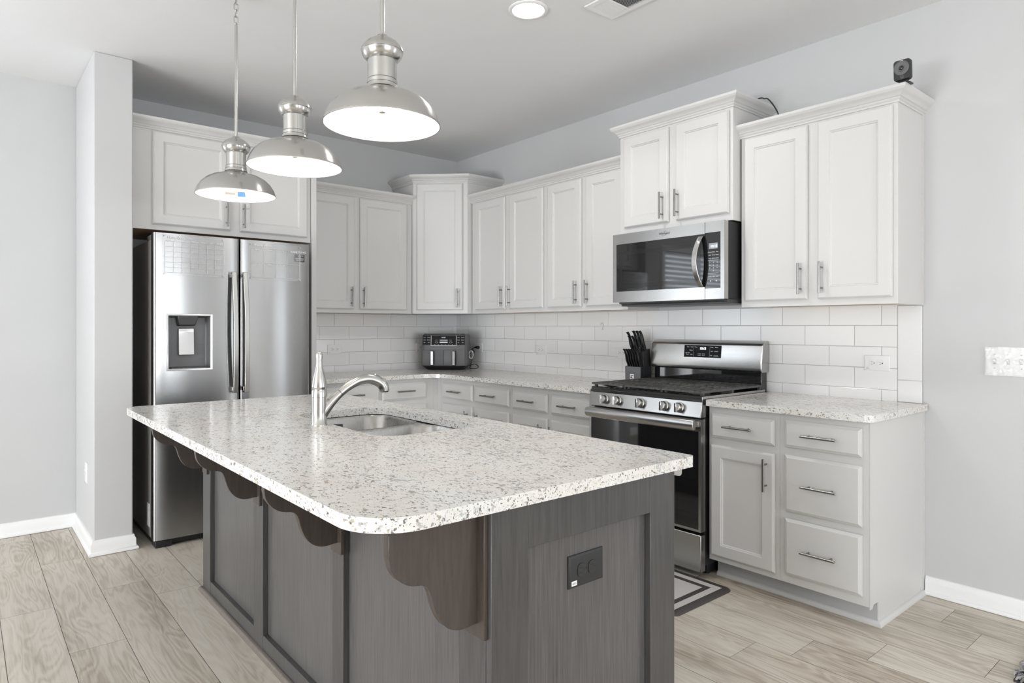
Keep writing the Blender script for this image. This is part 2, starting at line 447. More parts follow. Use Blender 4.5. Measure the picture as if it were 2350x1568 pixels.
def window(name, axis, c, a0, a1, z0, z1, bars, blind=False):
    fr = {'x+': F((c, 0, 0), (0, 1, 0)), 'x-': F((c, 0, 0), (0, -1, 0)), 'y+': F((0, c, 0), (-1, 0, 0)), 'y-': F((0, c, 0), (1, 0, 0))}[axis]
    s = 1 if axis in ('x+', 'y-') else -1
    u0, u1 = min(s * a0, s * a1), max(s * a0, s * a1)
    g = G(); w = 0.06
    g.box(u0 - w, u1 + w, -0.10, 0.02, z1, z1 + w, fr)
    if z0 > 0.1: g.box(u0 - w, u1 + w, -0.10, 0.03, z0 - w, z0, fr)
    g.box(u0 - w, u0, -0.10, 0.02, z0, z1, fr); g.box(u1, u1 + w, -0.10, 0.02, z0, z1, fr)
    for k in range(1, bars + 1):
        u = u0 + (u1 - u0) * k / (bars + 1); g.box(u - 0.03, u + 0.03, -0.095, -0.05, z0, z1, fr)
    o = structure(name, g, M_TRIM)
    g = G(); g.box(u0, u1, -0.09, -0.08, z0, z1, fr); obj('window_pane', g, M_DAY, o)
    if blind:
        g = G(); n = 24
        for k in range(n):
            z = z0 + 0.03 + (z1 - z0 - 0.06) * k / (n - 1)
            g.hexa([fr.p(u0, -0.045, z - 0.016), fr.p(u1, -0.045, z - 0.016), fr.p(u1, -0.043, z - 0.016), fr.p(u0, -0.043, z - 0.016),
                    fr.p(u0, -0.012, z + 0.016), fr.p(u1, -0.012, z + 0.016), fr.p(u1, -0.010, z + 0.016), fr.p(u0, -0.010, z + 0.016)])
        obj('window_blind', g, M_BLIND, o)
window('window_1', 'x+', 0, -5.5, -4.0, 0.75, 2.2, 0, True)
window('window_2', 'y+', YL, 1.9, 5.9, 0.0, 2.1, 1)
window('window_4', 'y-', 0, 5.35, 6.25, 0.6, 2.1, 0)
window('window_3', 'x-', XF, -4.6, -0.6, 0.5, 2.3, 3)

g = G(); sweep(g, [(0, YL + 0.01), (0, -2.935), (0.715, -2.935), (0.715, -2.745), (0.665, -2.745)], BOARD, 0); structure('baseboard_left', g, M_TRIM)
g = G(); sweep(g, [(3.835, 0), (XF - 0.01, 0)], BOARD, 0); structure('baseboard_right', g, M_TRIM)

# ------------------------------------------------------------------ backsplash, a thin tiled slab on each wall
g = G(); g.box(0.0085, 3.713, -0.007, -0.0008, BS_Z, 1.366)
o = obj('backsplash', g, [M_TILEX, M_TILE, M_GROUT])
set_props(o, 'white subway tile backsplash behind the range along the right-hand wall', 'backsplash')
g = G(); g.box(3.713, 3.822, -0.006, -0.0008, BS_Z, 1.362); gr = obj('grout_bed', g, M_GROUT, o)
g = G(); g.box(3.7155, 3.82, -0.0085, -0.001, 1.0035, 1.362); g.box(3.7155, 3.82, -0.0085, -0.001, BS_Z + 0.001, 1.0015)
obj('edge_tile', g, M_TILE, o, bevel=0.002)
g = G(); g.box(0.0008, 0.007, -1.620, -0.0008, BS_Z, 1.366)
set_props(obj('backsplash', g, M_TILEY), 'white subway tile backsplash on the wall beside the refrigerator', 'backsplash')

# ------------------------------------------------------------------ cabinets
def door_loops(frame):
    return [(0.001, 0.0), (0.0, 0.004), (0.0, 0.011), (0.004, 0.0135), (0.005, 0.017), (0.009, 0.019), (frame, 0.019), (frame + 0.003, 0.0145), (frame + 0.006, 0.0145), (frame + 0.010, 0.0095)]
DRAWER = [(0.001, 0.0), (0.0, 0.004), (0.0, 0.010), (0.004, 0.012), (0.011, 0.0175), (0.0125, 0.019)]
def pull(fr, u, z, d, vertical, parent, length=0.152, r=0.0058):
    g = G(); h = length / 2; k = length * 0.325
    ax = (lambda t: fr.p(u, d + 0.033, z + t)) if vertical else (lambda t: fr.p(u + t, d + 0.033, z))
    bs = (lambda t: fr.p(u, d, z + t)) if vertical else (lambda t: fr.p(u + t, d, z))
    g.tube([ax(-h), ax(-h + 0.001), ax(h - 0.001), ax(h)], [r * 0.8, r, r, r * 0.8], 14)
    for t in (-k, k): g.cyl(bs(t), ax(t), 0.0044, n=12)
    return obj('handle', g, M_HANDLE, parent)
def door(fr, u0, u1, z0, z1, d, parent, hu=None, hz=None):
    g = G(); g.panel(fr, u0, u1, z0, z1, [(i, d + k) for i, k in door_loops(0.057)])
    o = obj('door', g, M_CAB, parent, smooth=25)
    if hu is not None: pull(fr, hu, hz, d + 0.019, True, o)
    return o
def drawer(fr, u0, u1, z0, z1, d, parent, hu, hz):
    g = G(); g.panel(fr, u0, u1, z0, z1, [(i, d + k) for i, k in DRAWER])
    o = obj('drawer', g, M_CAB, parent, smooth=25)
    pull(fr, hu, hz, d + 0.019, False, o); return o

def wall_cabinet(fr, u0, u1, z0, z1, D, label, doors, hz, crown, back=0.0, dz=None):
    """doors: [(u0,u1,handle_u)], crown: (left return?, right return?)"""
    c = fr.p((u0 + u1) / 2, 0, z0)
    t = thing('wall_cabinet', label, 'cabinet', c)
    g = G(); w = 0.014
    g.box(u0, u0 + w, back, D - 0.019, z0, z1, fr); g.box(u1 - w, u1, back, D - 0.019, z0, z1, fr)
    g.box(u0 + w, u1 - w, back, D - 0.019, z1 - w, z1, fr); g.box(u0 + w, u1 - w, back, back + 0.006, z0, z1 - w, fr)
    obj('carcass', g, M_CAB, t)
    g = G(); g.box(u0 + w, u1 - w, back + 0.006, D - 0.019, z0 + 0.006, z0 + 0.02, fr); obj('underside', g, M_RAW, t)
    g = G(); e = D - 0.019; q = 0.04
    g.box(u0, u1, e, D, z0, z0 + q, fr); g.box(u0, u1, e, D, z1 - q, z1, fr)
    ql, qr = max(q, doors[0][0] - u0 + 0.012), max(q, u1 - doors[-1][1] + 0.012)
    g.box(u0, u0 + ql, e, D, z0 + q, z1 - q, fr); g.box(u1 - qr, u1, e, D, z0 + q, z1 - q, fr)
    for a, b in zip(doors, doors[1:]):
        g.box(a[1] - 0.012, b[0] + 0.012, e, D, z0 + q, z1 - q, fr)
    obj('face_frame', g, M_CAB, t)
    a0, a1 = dz or (z0 + 0.028, z1 - 0.012)
    for d in doors: door(fr, d[0], d[1], a0, a1, D + 0.0005, t, d[2], hz)
    if crown:
        g = G(); P = []
        if crown[0]: P.append(fr.p(u0, back, 0))
        P += [fr.p(u0, D, 0), fr.p(u1, D, 0)]
        if crown[1]: P.append(fr.p(u1, back, 0))
        sweep(g, [(p.x, p.y) for p in P], CROWN, z1 - 0.004); obj('crown_molding', g, M_CAB, t, smooth=30)
    return t
ZU = 1.368
# range wall, left pair and right pair, then over the microwave, then right of it
wall_cabinet(RW, 0.662, 1.545, ZU, 2.266, 0.31, 'grey two-door wall cabinet right of the diagonal corner cabinet', [(0.717, 1.093, 1.065), (1.150, 1.520, 1.159)], 1.4925, (True, False))
wall_cabinet(RW, 1.545, 2.285, ZU, 2.266, 0.31, 'grey two-door wall cabinet left of the microwave, above the knife block', [(1.568, 1.895, 1.857), (1.939, 2.250, 1.961)], 1.4925, (False, False))
wall_cabinet(RW, 2.285, 3.056, 1.824, 2.424, 0.38, 'short raised wall cabinet directly above the microwave', [(2.323, 2.652, 2.617), (2.703, 3.036, 2.722)], 1.957, (True, True), dz=(1.862, 2.406))
o = wall_cabinet(RW, 3.063, 3.824, 1.364, 2.262, 0.31, 'grey two-door wall cabinet at the right end, under the security camera', [(3.087, 3.423, 3.394), (3.472, 3.805, 3.498)], 1.496, (True, True), dz=(1.394, 2.250))
g = G(); g.box(3.824, 3.829, 0.001, 0.022, 1.364, 2.262, RW); obj('scribe_strip', g, M_CAB, o)
# fridge wall
wall_cabinet(FW, -1.610, -0.672, ZU, 2.266, 0.31, 'grey two-door wall cabinet between the refrigerator panel and corner cabinet', [(-1.560, -1.181, -1.214), (-1.137, -0.722, -1.113)], 1.492, (False, True))
wall_cabinet(FW, -2.738, -1.660, 1.836, 2.430, 0.62, 'deep two-door cabinet over the refrigerator', [(-2.629, -2.187, -2.214), (-2.128, -1.686, -2.111)], 1.964, (False, False), dz=(1.868, 2.418))
# diagonal corner cabinet
t = thing('corner_cabinet', 'tall diagonal one-door corner wall cabinet above the air fryer', 'cabinet', (0.25, -0.25, ZU))
PL = [(0.0, -0.668), (0.335, -0.668), (0.652, -0.352), (0.652, 0.0)]
g = G(); zt = 2.432
pl = [(0.004, -0.668), (0.335, -0.668), (0.652, -0.352), (0.652, -0.004), (0.004, -0.004)]
g.prism([(x, y, ZU + 0.012) for x, y in pl], (0, 0, zt - ZU - 0.012)); obj('carcass', g, M_CAB, t)
g = G(); sweep(g, PL, [(0, 0), (0.0006, 0), (0.0006, 0.05), (0, 0.05)], ZU, False)
c0 = 0.7092; u0, u1 = -0.2355, 0.2121
g.box(u0, u1, c0 - 0.02, c0, ZU, ZU + 0.03, DG); obj('face_frame', g, M_CAB, t)
door(DG, -0.204, 0.173, 1.397, 2.422, c0 + 0.0005, t, 0.133, 1.494)
g = G(); sweep(g, PL, CROWN, zt - 0.004); obj('crown_molding', g, M_CAB, t, smooth=30)
# tall end panel beside the refrigerator
g = G(); g.box(-1.658, -1.622, 0.002, 0.635, 0.0, 2.430, FW)
set_props(obj('end_panel', g, M_CAB, loc=(0.3, -1.64, 0), bevel=0.0015), 'tall narrow grey panel at the right side of the refrigerator', 'panel')
g = G(); P = [(0.62, -1.66), (0.635, -1.66), (0.635, -1.622), (0.36, -1.622)]

ZB, ZT, TK = 0.866, 0.896, 0.098
def base_cabinet(fr, u0, u1, label, fronts, side=None, D=0.61):
    t = thing('base_cabinet', label, 'cabinet', fr.p((u0 + u1) / 2, D / 2, 0))
    g = G(); g.box(u0, u1, 0.002, D - 0.019, TK, ZB, fr)
    g.box(u0, u1, 0.002, D - 0.085, 0.0, TK, fr)
    obj('carcass', g, M_CAB, t)
    g = G(); e = D - 0.019; q = 0.022
    g.box(u0 + 0.0004, u1 - 0.0004, e, D, TK - 0.003, ZB, fr); obj('face_frame', g, M_CAB, t, bevel=0.0012)
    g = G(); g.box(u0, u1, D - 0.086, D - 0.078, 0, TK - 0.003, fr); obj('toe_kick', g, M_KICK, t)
    for k in fronts:
        if k[0] == 'w': drawer(fr, *k[1:5], D + 0.0005, t, *k[5:7])
        else: door(fr, *k[1:5], D + 0.0005, t, *k[5:7])
    return t
dz = (0.714, 0.836)
A = 'grey base cabinet with two drawers over two doors, in the right-hand wall corner'
base_cabinet(RW, 0.655, 1.520, A, [('w', 0.695, 1.082, 0.710, 0.832, 0.880, 0.768), ('w', 1.114, 1.501, 0.710, 0.832, 1.298, 0.770),
    ('d', 0.695, 1.082, 0.128, 0.672, 1.032, 0.565), ('d', 1.114, 1.501, 0.128, 0.672, 1.150, 0.565)])
base_cabinet(RW, 1.520, 2.283, 'grey base cabinet with two drawers over two doors, left of the range', [('w', 1.539, 1.885, 0.708, 0.830, 1.706, 0.769), ('w', 1.921, 2.271, 0.706, 0.828, 2.087, 0.768),
    ('d', 1.539, 1.885, 0.128, 0.670, 1.837, 0.560), ('d', 1.921, 2.271, 0.128, 0.668, 1.942, 0.555)])
base_cabinet(FW, -1.618, -0.655, 'grey base cabinet between the refrigerator panel and the corner', [('w', -1.560, -1.132, 0.708, 0.832, -1.346, 0.770), ('w', -1.110, -0.724, 0.709, 0.835, -0.925, 0.774),
    ('d', -1.560, -1.132, 0.128, 0.672, -1.182, 0.570), ('d', -1.110, -0.724, 0.128, 0.672, -1.06, 0.570)])
t = thing('corner_base_cabinet', 'blind corner base unit with plain filler strips, under the air fryer', 'cabinet', (0.3, -0.3, 0))
g = G(); g.box(0.002, 0.610, -0.610, -0.002, TK, ZB); g.box(0.002, 0.53, -0.53, -0.002, 0, TK); obj('carcass', g, M_CAB, t)
g = G(); g.box(0.591, 0.610, -0.655, -0.610, TK - 0.003, ZB); g.box(0.610, 0.655, -0.610, -0.591, TK - 0.003, ZB); obj('filler_strip', g, M_CAB, t)
# right of the range
t = base_cabinet(RW, 3.062, 3.434, 'grey base cabinet with one drawer and one door, right beside the range', [('w', 3.081, 3.413, 0.711, 0.831, 3.240, 0.7735), ('d', 3.080, 3.414, 0.124, 0.673, 3.379, 0.5735)])
g = G(); sweep(g, [(3.066, -0.532), (3.434, -0.532)], SHOE, 0); obj('shoe_molding', g, M_CAB, t)
t = base_cabinet(RW, 3.434, 3.821, 'grey base cabinet with three stacked drawers at the right end', [('w', 3.463, 3.797, 0.715, 0.837, 3.628, 0.7765), ('w', 3.463, 3.797, 0.424, 0.679, 3.629, 0.552), ('w', 3.463, 3.797, 0.136, 0.391, 3.626, 0.262)])
g = G()
fr = F((3.8215, 0, 0), (0, 1, 0))
g.prism([fr.p(a, 0, z) for a, z in ((-0.002, 0), (-0.53, 0), (-0.53, 0.10), (-0.575, 0.10), (-0.59, 0.086), (-0.61, 0.086), (-0.61, ZB), (-0.002, ZB))], (0.004, 0, 0)); obj('side_panel', g, M_CAB, t)
g = G(); g.box(3.8255, 3.831, -0.022, -0.001, 0.02, ZB); obj('scribe_strip', g, M_CAB, t)
g = G(); sweep(g, [(3.434, -0.532), (3.8255, -0.532), (3.8255, -0.001)], SHOE, 0); obj('shoe_molding', g, M_CAB, t)

# ------------------------------------------------------------------ worktops
def rounded(poly, radii, n=8):
    out = []; m = len(poly)
    for i, p in enumerate(poly):
        r = radii[i]; p = Vector(p); a = Vector(poly[i - 1]) - p; b = Vector(poly[(i + 1) % m]) - p
        if r <= 0: out.append(p); continue
        a.normalize(); b.normalize(); ang = a.angle(b); dist = r / math.tan(ang / 2)
        c = p + (a + b).normalized() * (r / math.sin(ang / 2)); s = p + a * dist; e = p + b * dist
        v0, v1 = s - c, e - c; th = v0.angle(v1)
        for k in range(n + 1):
            q = k / n
            out.append(c + (v0 * math.sin((1 - q) * th) + v1 * math.sin(q * th)) / math.sin(th))
    return out
def slab(g, outline, z0, z1, holes=()):
    """a slab with vertical sides; triangulated top and bottom so holes can be cut"""
    bm = g.bm
    for z in (z0, z1):
        edges = []
        for loop in [outline] + list(holes):
            vs = [bm.verts.new((p[0], p[1], z)) for p in loop]
            edges += [bm.edges.new((vs[i], vs[(i + 1) % len(vs)])) for i in range(len(vs))]
        bmesh.ops.triangle_fill(bm, edges=edges, use_beauty=True, use_dissolve=False)
    for loop in [outline] + list(holes):
        a = [g.v((p[0], p[1], z0)) for p in loop]; b = [g.v((p[0], p[1], z1)) for p in loop]
        for i in range(len(a)):
            j = (i + 1) % len(a); g.f([a[i], a[j], b[j], b[i]])
g = G()
ol = rounded([(0.008, -0.008), (0.008, -1.618), (0.648, -1.618), (0.648, -0.648), (2.283, -0.648), (2.283, -0.008)], [0, 0, 0.01, 0.16, 0.01, 0])
slab(g, ol, ZB, ZT)
set_props(obj('worktop', g, M_GRANITE, loc=(0.3, -0.3, ZB), bevel=0.006, seg=3), 'L-shaped speckled granite worktop running into the corner left of the range', 'countertop')
g = G()
ol = rounded([(3.062, -0.008), (3.062, -0.648), (3.845, -0.648), (3.845, -0.008)], [0, 0.012, 0.035, 0])
slab(g, ol, ZB, ZT)
set_props(obj('worktop', g, M_GRANITE, loc=(3.45, -0.3, ZB), bevel=0.006, seg=3), 'short speckled granite worktop right of the range', 'countertop')

# ------------------------------------------------------------------ refrigerator (faces +x; u = y, d = x)
t = thing('refrigerator', 'stainless french-door refrigerator with an ice dispenser in the left door', 'refrigerator', (0.43, -2.2, 0))
Y0, Y1, YM = -2.660, -1.745, -2.1865
g = G(); g.box(Y0 + 0.003, Y1 - 0.003, 0.04, 0.742, 0.045, 1.763, FW); obj('body', g, M_SIDE, t, bevel=0.004)
g = G(); g.box(Y0 + 0.02, Y1 - 0.02, 0.06, 0.735, 0.0, 0.05, FW); g.box(Y0 + 0.012, Y0 + 0.10, 0.70, 0.80, 0.0, 0.040, FW); g.box(Y1 - 0.10, Y1 - 0.012, 0.70, 0.80, 0.0, 0.040, FW)
g.box(Y0 + 0.10, Y1 - 0.10, 0.70, 0.775, 0.006, 0.036, FW)
obj('kick_grille', g, M_BLACK, t, bevel=0.003)
g = G(); g.box(Y0 + 0.004, Y0 + 0.07, 0.62, 0.80, 1.763, 1.793, FW); g.box(Y1 - 0.07, Y1 - 0.004, 0.62, 0.80, 1.763, 1.793, FW); obj('hinge_cover', g, M_GREYPL, t, bevel=0.006)
g = G(); g.box(Y0 + 0.008, Y1 - 0.008, 0.742, 0.750, 0.06, 1.78, FW); obj('door_gasket', g, M_BLACK, t)
def bowed(a, b, d0, d1, r, bow, n=10):
    """plan curve of a door front from u=a to u=b with rounded vertical edges"""
    pts = [(a, d0)]
    for k in range(6):
        q = PI / 2 * k / 5; pts.append((a + r - r * math.cos(q), d1 - r + r * math.sin(q)))
    for k in range(1, n):
        pts.append((a + r + (b - a - 2 * r) * k / n, d1 + bow * math.sin(PI * k / n)))
    for k in range(6):
        q = PI / 2 * (1 - k / 5); pts.append((b - r + r * math.cos(q), d1 - r + r * math.sin(q)))
    pts.append((b, d0)); return pts
def bow_at(a, b, d1, r, bow, u):
    k = (u - a - r) / (b - a - 2 * r); return d1 + bow * math.sin(PI * min(1, max(0, k)))
def door_block(g, a, b, d0, d1, z0, z1, hole=None, r=0.014, bow=0.007):
    prof = bowed(a, b, d0, d1, r, bow)
    def block(pr, q0, q1): g.rings([[FW.p(u, d, q0) for u, d in pr], [FW.p(u, d, q1) for u, d in pr]])
    if not hole: block(prof, z0, z1); return
    h0, h1, hz0, hz1 = hole
    block(prof, z0, hz0); block(prof, hz1, z1)
    L = [(u, d) for u, d in prof if u < h0 - 1e-4] + [(h0, bow_at(a, b, d1, r, bow, h0)), (h0, d0)]
    Rr = [(h1, d0), (h1, bow_at(a, b, d1, r, bow, h1))] + [(u, d) for u, d in prof if u > h1 + 1e-4]
    block(L, hz0, hz1); block(Rr, hz0, hz1)
HOLE = (-2.589, -2.350, 1.012, 1.330)
g = G(); door_block(g, Y0, YM - 0.003, 0.752, 0.810, 0.735, 1.797, HOLE); dl = obj('door', g, M_FRIDGE, t, smooth=30, clean=False)
g = G(); door_block(g, YM + 0.003, Y1, 0.752, 0.810, 0.735, 1.797); dr = obj('door', g, M_FRIDGE, t, smooth=30)
g = G(); door_block(g, Y0, Y1, 0.752, 0.810, 0.045, 0.727, bow=0.009); fz = obj('freezer_drawer', g, M_FRIDGE, t, smooth=30)
# dispenser
h0, h1, z0, z1 = HOLE
g = G(); d1 = 0.8155
g.rings([[FW.p(u, d, z) for u, z in ((h0 - o_, z0 - o_), (h1 + o_, z0 - o_), (h1 + o_, z1 + o_), (h0 - o_, z1 + o_))] for o_, d in ((0.001, 0.80), (0.005, d1), (0.005, d1 + 0.002), (-0.004, d1 + 0.002), (-0.007, d1 - 0.001))], False, False)
obj('dispenser_rim', g, M_CHROME, dl, bevel=0.001)
g = G()
g.rings([[FW.p(u, d, z) for u, z in ((h0 + a, z0 + b), (h1 - a, z0 + b), (h1 - a, z1 - c_), (h0 + a, z1 - c_))] for a, b, c_, d in ((-0.002, -0.002, -0.002, 0.815), (0.016, 0.012, 0.012, 0.760), (0.022, 0.016, 0.018, 0.754))], False, True)
obj('dispenser_recess', g, M_GREYPL, dl, smooth=20)
g = G(); uc = -2.4785
g.hexa([FW.p(uc - 0.050, 0.757, z1 - 0.065), FW.p(uc + 0.050, 0.757, z1 - 0.065), FW.p(uc + 0.042, 0.800, z1 - 0.058), FW.p(uc - 0.042, 0.800, z1 - 0.058),
        FW.p(uc - 0.060, 0.757, z1 - 0.004), FW.p(uc + 0.060, 0.757, z1 - 0.004), FW.p(uc + 0.056, 0.812, z1 - 0.004), FW.p(uc - 0.056, 0.812, z1 - 0.004)])
obj('dispenser_spout', g, M_DKGREY, dl, bevel=0.004)
g = G(); g.hexa([FW.p(uc - 0.043, 0.762, 1.095), FW.p(uc + 0.043, 0.762, 1.095), FW.p(uc + 0.043, 0.776, 1.095), FW.p(uc - 0.043, 0.776, 1.095),
        FW.p(uc - 0.043, 0.762, 1.252), FW.p(uc + 0.043, 0.762, 1.252), FW.p(uc + 0.043, 0.768, 1.252), FW.p(uc - 0.043, 0.768, 1.252)])
obj('dispenser_paddle', g, M_STEEL, dl, bevel=0.003)
g = G(); g.box(h0 + 0.022, h1 - 0.022, 0.757, 0.812, z0 + 0.002, z0 + 0.012, FW); obj('drip_tray', g, M_DKGREY, dl, bevel=0.002)
# bar handles, slightly bowed
for par, u0_, u1_ in ((dl, -2.232, -2.2245), (dr, -2.167, -2.158)):
    g = G(); n = 14; R = []
    for k in range(n + 1):
        q = k / n; z = 1.592 + (0.862 - 1.592) * q; u = u0_ + (u1_ - u0_) * q
        d = 0.838 + 0.026 * math.sin(PI * q)
        R.append([FW.p(u - 0.015, d, z), FW.p(u + 0.015, d, z), FW.p(u + 0.013, d + 0.017, z), FW.p(u - 0.013, d + 0.017, z)])
    g.rings(R)
    for z in (1.572, 0.884): g.box(u0_ - 0.010, u0_ + 0.012, 0.809, 0.842, z - 0.014, z + 0.014, FW)
    obj('handle', g, M_STEEL, par, bevel=0.003)
g = G(); text_geo(g, 'SAMSUNG', FW, -1.822, 1.737, 0.8165, 0.017, wscale=1.35); obj('brand_lettering', g, M_INK, dr, clean=False)
g = G(); g.box(-1.848, -1.782, 0.8155, 0.8162, 1.681, 1.728, FW); st = obj('warranty_sticker', g, M_INKDK, dr)
g = G(); text_geo(g, '10', FW, -1.818, 1.709, 0.8164, 0.021); text_geo(g, 'YEAR', FW, -1.797, 1.718, 0.8164, 0.006); text_geo(g, 'WARRANTY', FW, -1.815, 1.6985, 0.8164, 0.010)
text_geo(g, 'Digital Inverter', FW, -1.815, 1.687, 0.8164, 0.0075)
g.box(-1.843, -1.787, 0.8162, 0.8164, 1.6945, 1.6955, FW)
obj('sticker_print', g, M_INK, dr, clean=False)
g = G(); g.box(0.628, 0.700, 2.6576, 2.6582, 0.100, 0.235, RW); obj('energy_label', g, M_LABEL, t)

# the two clear planner boards stuck to the doors
def planner(name, label, u0, u1, z0, z1, title, tu, tz, tsize, cols, rows, gu0, gu1, gz0, gz1, days, dsz):
    t = thing(name, label, 'planner board', FW.p((u0 + u1) / 2, 0.818, z0))
    g = G(); g.box(u0, u1, 0.8185, 0.8215, z0, z1, FW); obj('acrylic_sheet', g, M_CLEAR, t, bevel=0.001)
    g = G(); w = 0.0006; d0, d1 = 0.8217, 0.8219
    for k in range(cols + 1):
        u = gu0 + (gu1 - gu0) * k / cols; g.box(u - w, u + w, d0, d1, gz0, gz1, FW)
    for k in range(rows + 1):
        z = gz0 + (gz1 - gz0) * k / rows; g.box(gu0, gu1, d0, d1, z - w, z + w, FW)
    obj('grid_lines', g, mat(name + '_line', (0.62, 0.62, 0.62), 0.5), t, clean=False)
    g = G(); text_geo(g, title, FW, tu, tz, 0.8218, tsize, 'LEFT', 0.28, 0.0)
    for s_, u, z in days: text_geo(g, s_, FW, u, z, 0.8218, dsz, 'CENTER', 0.25)
    obj('lettering', g, M_INK, t, clean=False)
    g = G()
    for u in (u0 + 0.010, u1 - 0.010):
        for z in (z0 + 0.010, z1 - 0.010): g.cyl(FW.p(u, 0.8216, z), FW.p(u, 0.825, z), 0.0035, n=12)
    obj('standoff_pins', g, M_STEEL, t)
    return t
D7 = ['Sunday', 'Monday', 'Tuesday', 'Wednesday', 'Thursday', 'Friday', 'Saturday']
planner('monthly_planner', 'clear monthly planner board on the left refrigerator door', -2.616, -2.277, 1.556, 1.790, 'Monthly planner', -2.592, 1.766, 0.021, 7, 6, -2.604, -2.288, 1.572, 1.750,
        [(d, -2.604 + 0.0451 * (k + 0.5), 1.7535) for k, d in enumerate(D7)], 0.0085)
planner('weekly_planner', 'clear weekly planner board on the right refrigerator door', -2.134, -1.806, 1.553, 1.781, 'Weekly planner', -2.112, 1.762, 0.019, 4, 2, -2.122, -1.818, 1.568, 1.748,
        [(d, -2.122 + 0.076 * (k % 4 + 0.5), 1.737 - 0.090 * (k // 4)) for k, d in enumerate(D7)], 0.010)

# ------------------------------------------------------------------ microwave (faces -y)
t = thing('microwave', 'stainless over-the-range microwave with a curved handle', 'microwave', (2.67, -0.22, 1.405))
X0, X1, ZA, ZC = 2.290, 3.050, 1.407, 1.817
g = G(); g.box(X0 + 0.004, X1 - 0.004, 0.010, 0.415, ZA + 0.002, ZC, RW)
for k in range(5): g.box(X1 - 0.004, X1 - 0.001, 0.03 + 0.0, 0.05, ZA + 0.03 + 0.075 * k, ZA + 0.08 + 0.075 * k, RW)
obj('body', g, M_SATINBLK, t, bevel=0.003)
g = G(); g.box(X0 + 0.02, X1 - 0.012, 0.05, 0.40, ZA - 0.022, ZA + 0.002, RW); g.hexa([RW.p(u, d, z) for u, d, z in ((X0 + 0.03, 0.36, ZA - 0.024), (X1 - 0.02, 0.36, ZA - 0.024), (X1 - 0.02, 0.435, ZA - 0.006), (X0 + 0.03, 0.435, ZA - 0.006), (X0 + 0.03, 0.36, ZA + 0.002), (X1 - 0.02, 0.36, ZA + 0.002), (X1 - 0.02, 0.435, ZA + 0.002), (X0 + 0.03, 0.435, ZA + 0.002))])
obj('vent_bottom', g, M_DKGREY, t, bevel=0.002)
xs = 2.9345
def framed(g, u0, u1, z0, z1, a0, a1, b0, b1, d0, d1):
    for p in ((u0, a0, z0, z1), (a1, u1, z0, z1), (a0, a1, z0, b0), (a0, a1, b1, z1)):
        g.box(p[0], p[1], d0, d1, p[2], p[3], RW)
g = G(); framed(g, X0, xs - 0.0015, ZA, ZC, 2.318, xs - 0.0015, 1.472, 1.756, 0.417, 0.455); dm = obj('door', g, M_STEEL, t)
g = G(); g.box(2.318, xs - 0.0015, 0.42, 0.4525, 1.472, 1.756, RW); obj('door_glass', g, M_GLASSBLK, dm)
g = G(); framed(g, 2.336, 2.905, 1.492, 1.712, 2.362, 2.885, 1.518, 1.690, 0.4524, 0.4528); obj('window_mask', g, mat('window_mask', (0.018, 0.018, 0.019), 0.05), dm)
g = G(); framed(g, xs + 0.0015, X1, ZA, ZC, xs + 0.0015, 3.028, 1.464, 1.760, 0.417, 0.455); pn = obj('control_frame', g, M_STEEL, t)
g = G(); g.box(xs + 0.0015, 3.028, 0.42, 0.4535, 1.464, 1.760, RW); cp = obj('control_panel', g, M_GLASSBLK, t)
g = G(); g.box(2.957, 3.011, 0.4534, 0.4540, 1.673, 1.703, RW); obj('display', g, M_LCD, cp)
g = G(); text_geo(g, '10:15', RW, 2.988, 1.680, 0.4542, 0.019); obj('clock_digits', g, M_DIGIT, cp, clean=False)
g = G()
rowsz = [1.654, 1.638, 1.621]
for r_, z in enumerate(rowsz):
    for k, s_ in enumerate((('Popcorn', 'Potato', 'Pizza'), ('Baked', 'Reheat', 'Frozen'), ('Steam', 'Defrost', 'Simmer'))[r_]): text_geo(g, s_, RW, 2.963 + 0.022 * k, z, 0.4537, 0.0062)
g.box(2.952, 3.016, 0.4535, 0.4537, 1.6115, 1.6122, RW)
for r_ in range(4):
    for k in range(3): text_geo(g, ('123', '456', '789', ' 0 ')[r_][k], RW, 2.963 + 0.022 * k, 1.597 - 0.0145 * r_, 0.4537, 0.0095)
g.box(2.952, 3.016, 0.4535, 0.4537, 1.5440, 1.5447, RW)
for k, s_ in enumerate(('CANCEL', 'TIMER', 'START')): text_geo(g, s_, RW, 2.963 + 0.022 * k, 1.524, 0.4537, 0.0062)
for k in range(2): g.cyl(RW.p(2.968 + 0.034 * k, 0.4534, 1.503), RW.p(2.968 + 0.034 * k, 0.4538, 1.503), 0.0035, n=10)
obj('key_legends', g, M_INK, cp, clean=False)
g = G(); text_geo(g, 'Whirlpool', RW, 2.669, 1.782, 0.4552, 0.018, 'CENTER', 0.12, 0.0002)
ring = [RW.p(2.672 + 0.019 * math.cos(a), 0.4553, 1.787 + 0.011 * math.sin(a) + 0.006 * math.cos(a)) for a in [2 * PI * k / 28 for k in range(28)]]
g.tube(ring, 0.0006, 4, closed=True); obj('brand_lettering', g, M_INKDK, dm, clean=False)
g = G(); n = 16; R = []
for k in range(n + 1):
    q = k / n; z = 1.745 + (1.474 - 1.745) * q; d = 0.456 + 0.048 * math.sin(PI * q) ** 0.8; uo = 2.916 - 0.012 * math.sin(PI * q)
    R.append([RW.p(uo - 0.016, d + 0.002, z), RW.p(uo + 0.014, d, z), RW.p(uo + 0.014, d + 0.010, z), RW.p(uo - 0.014, d + 0.013, z)])
g.rings(R); obj('handle', g, M_STEEL, dm, bevel=0.003)

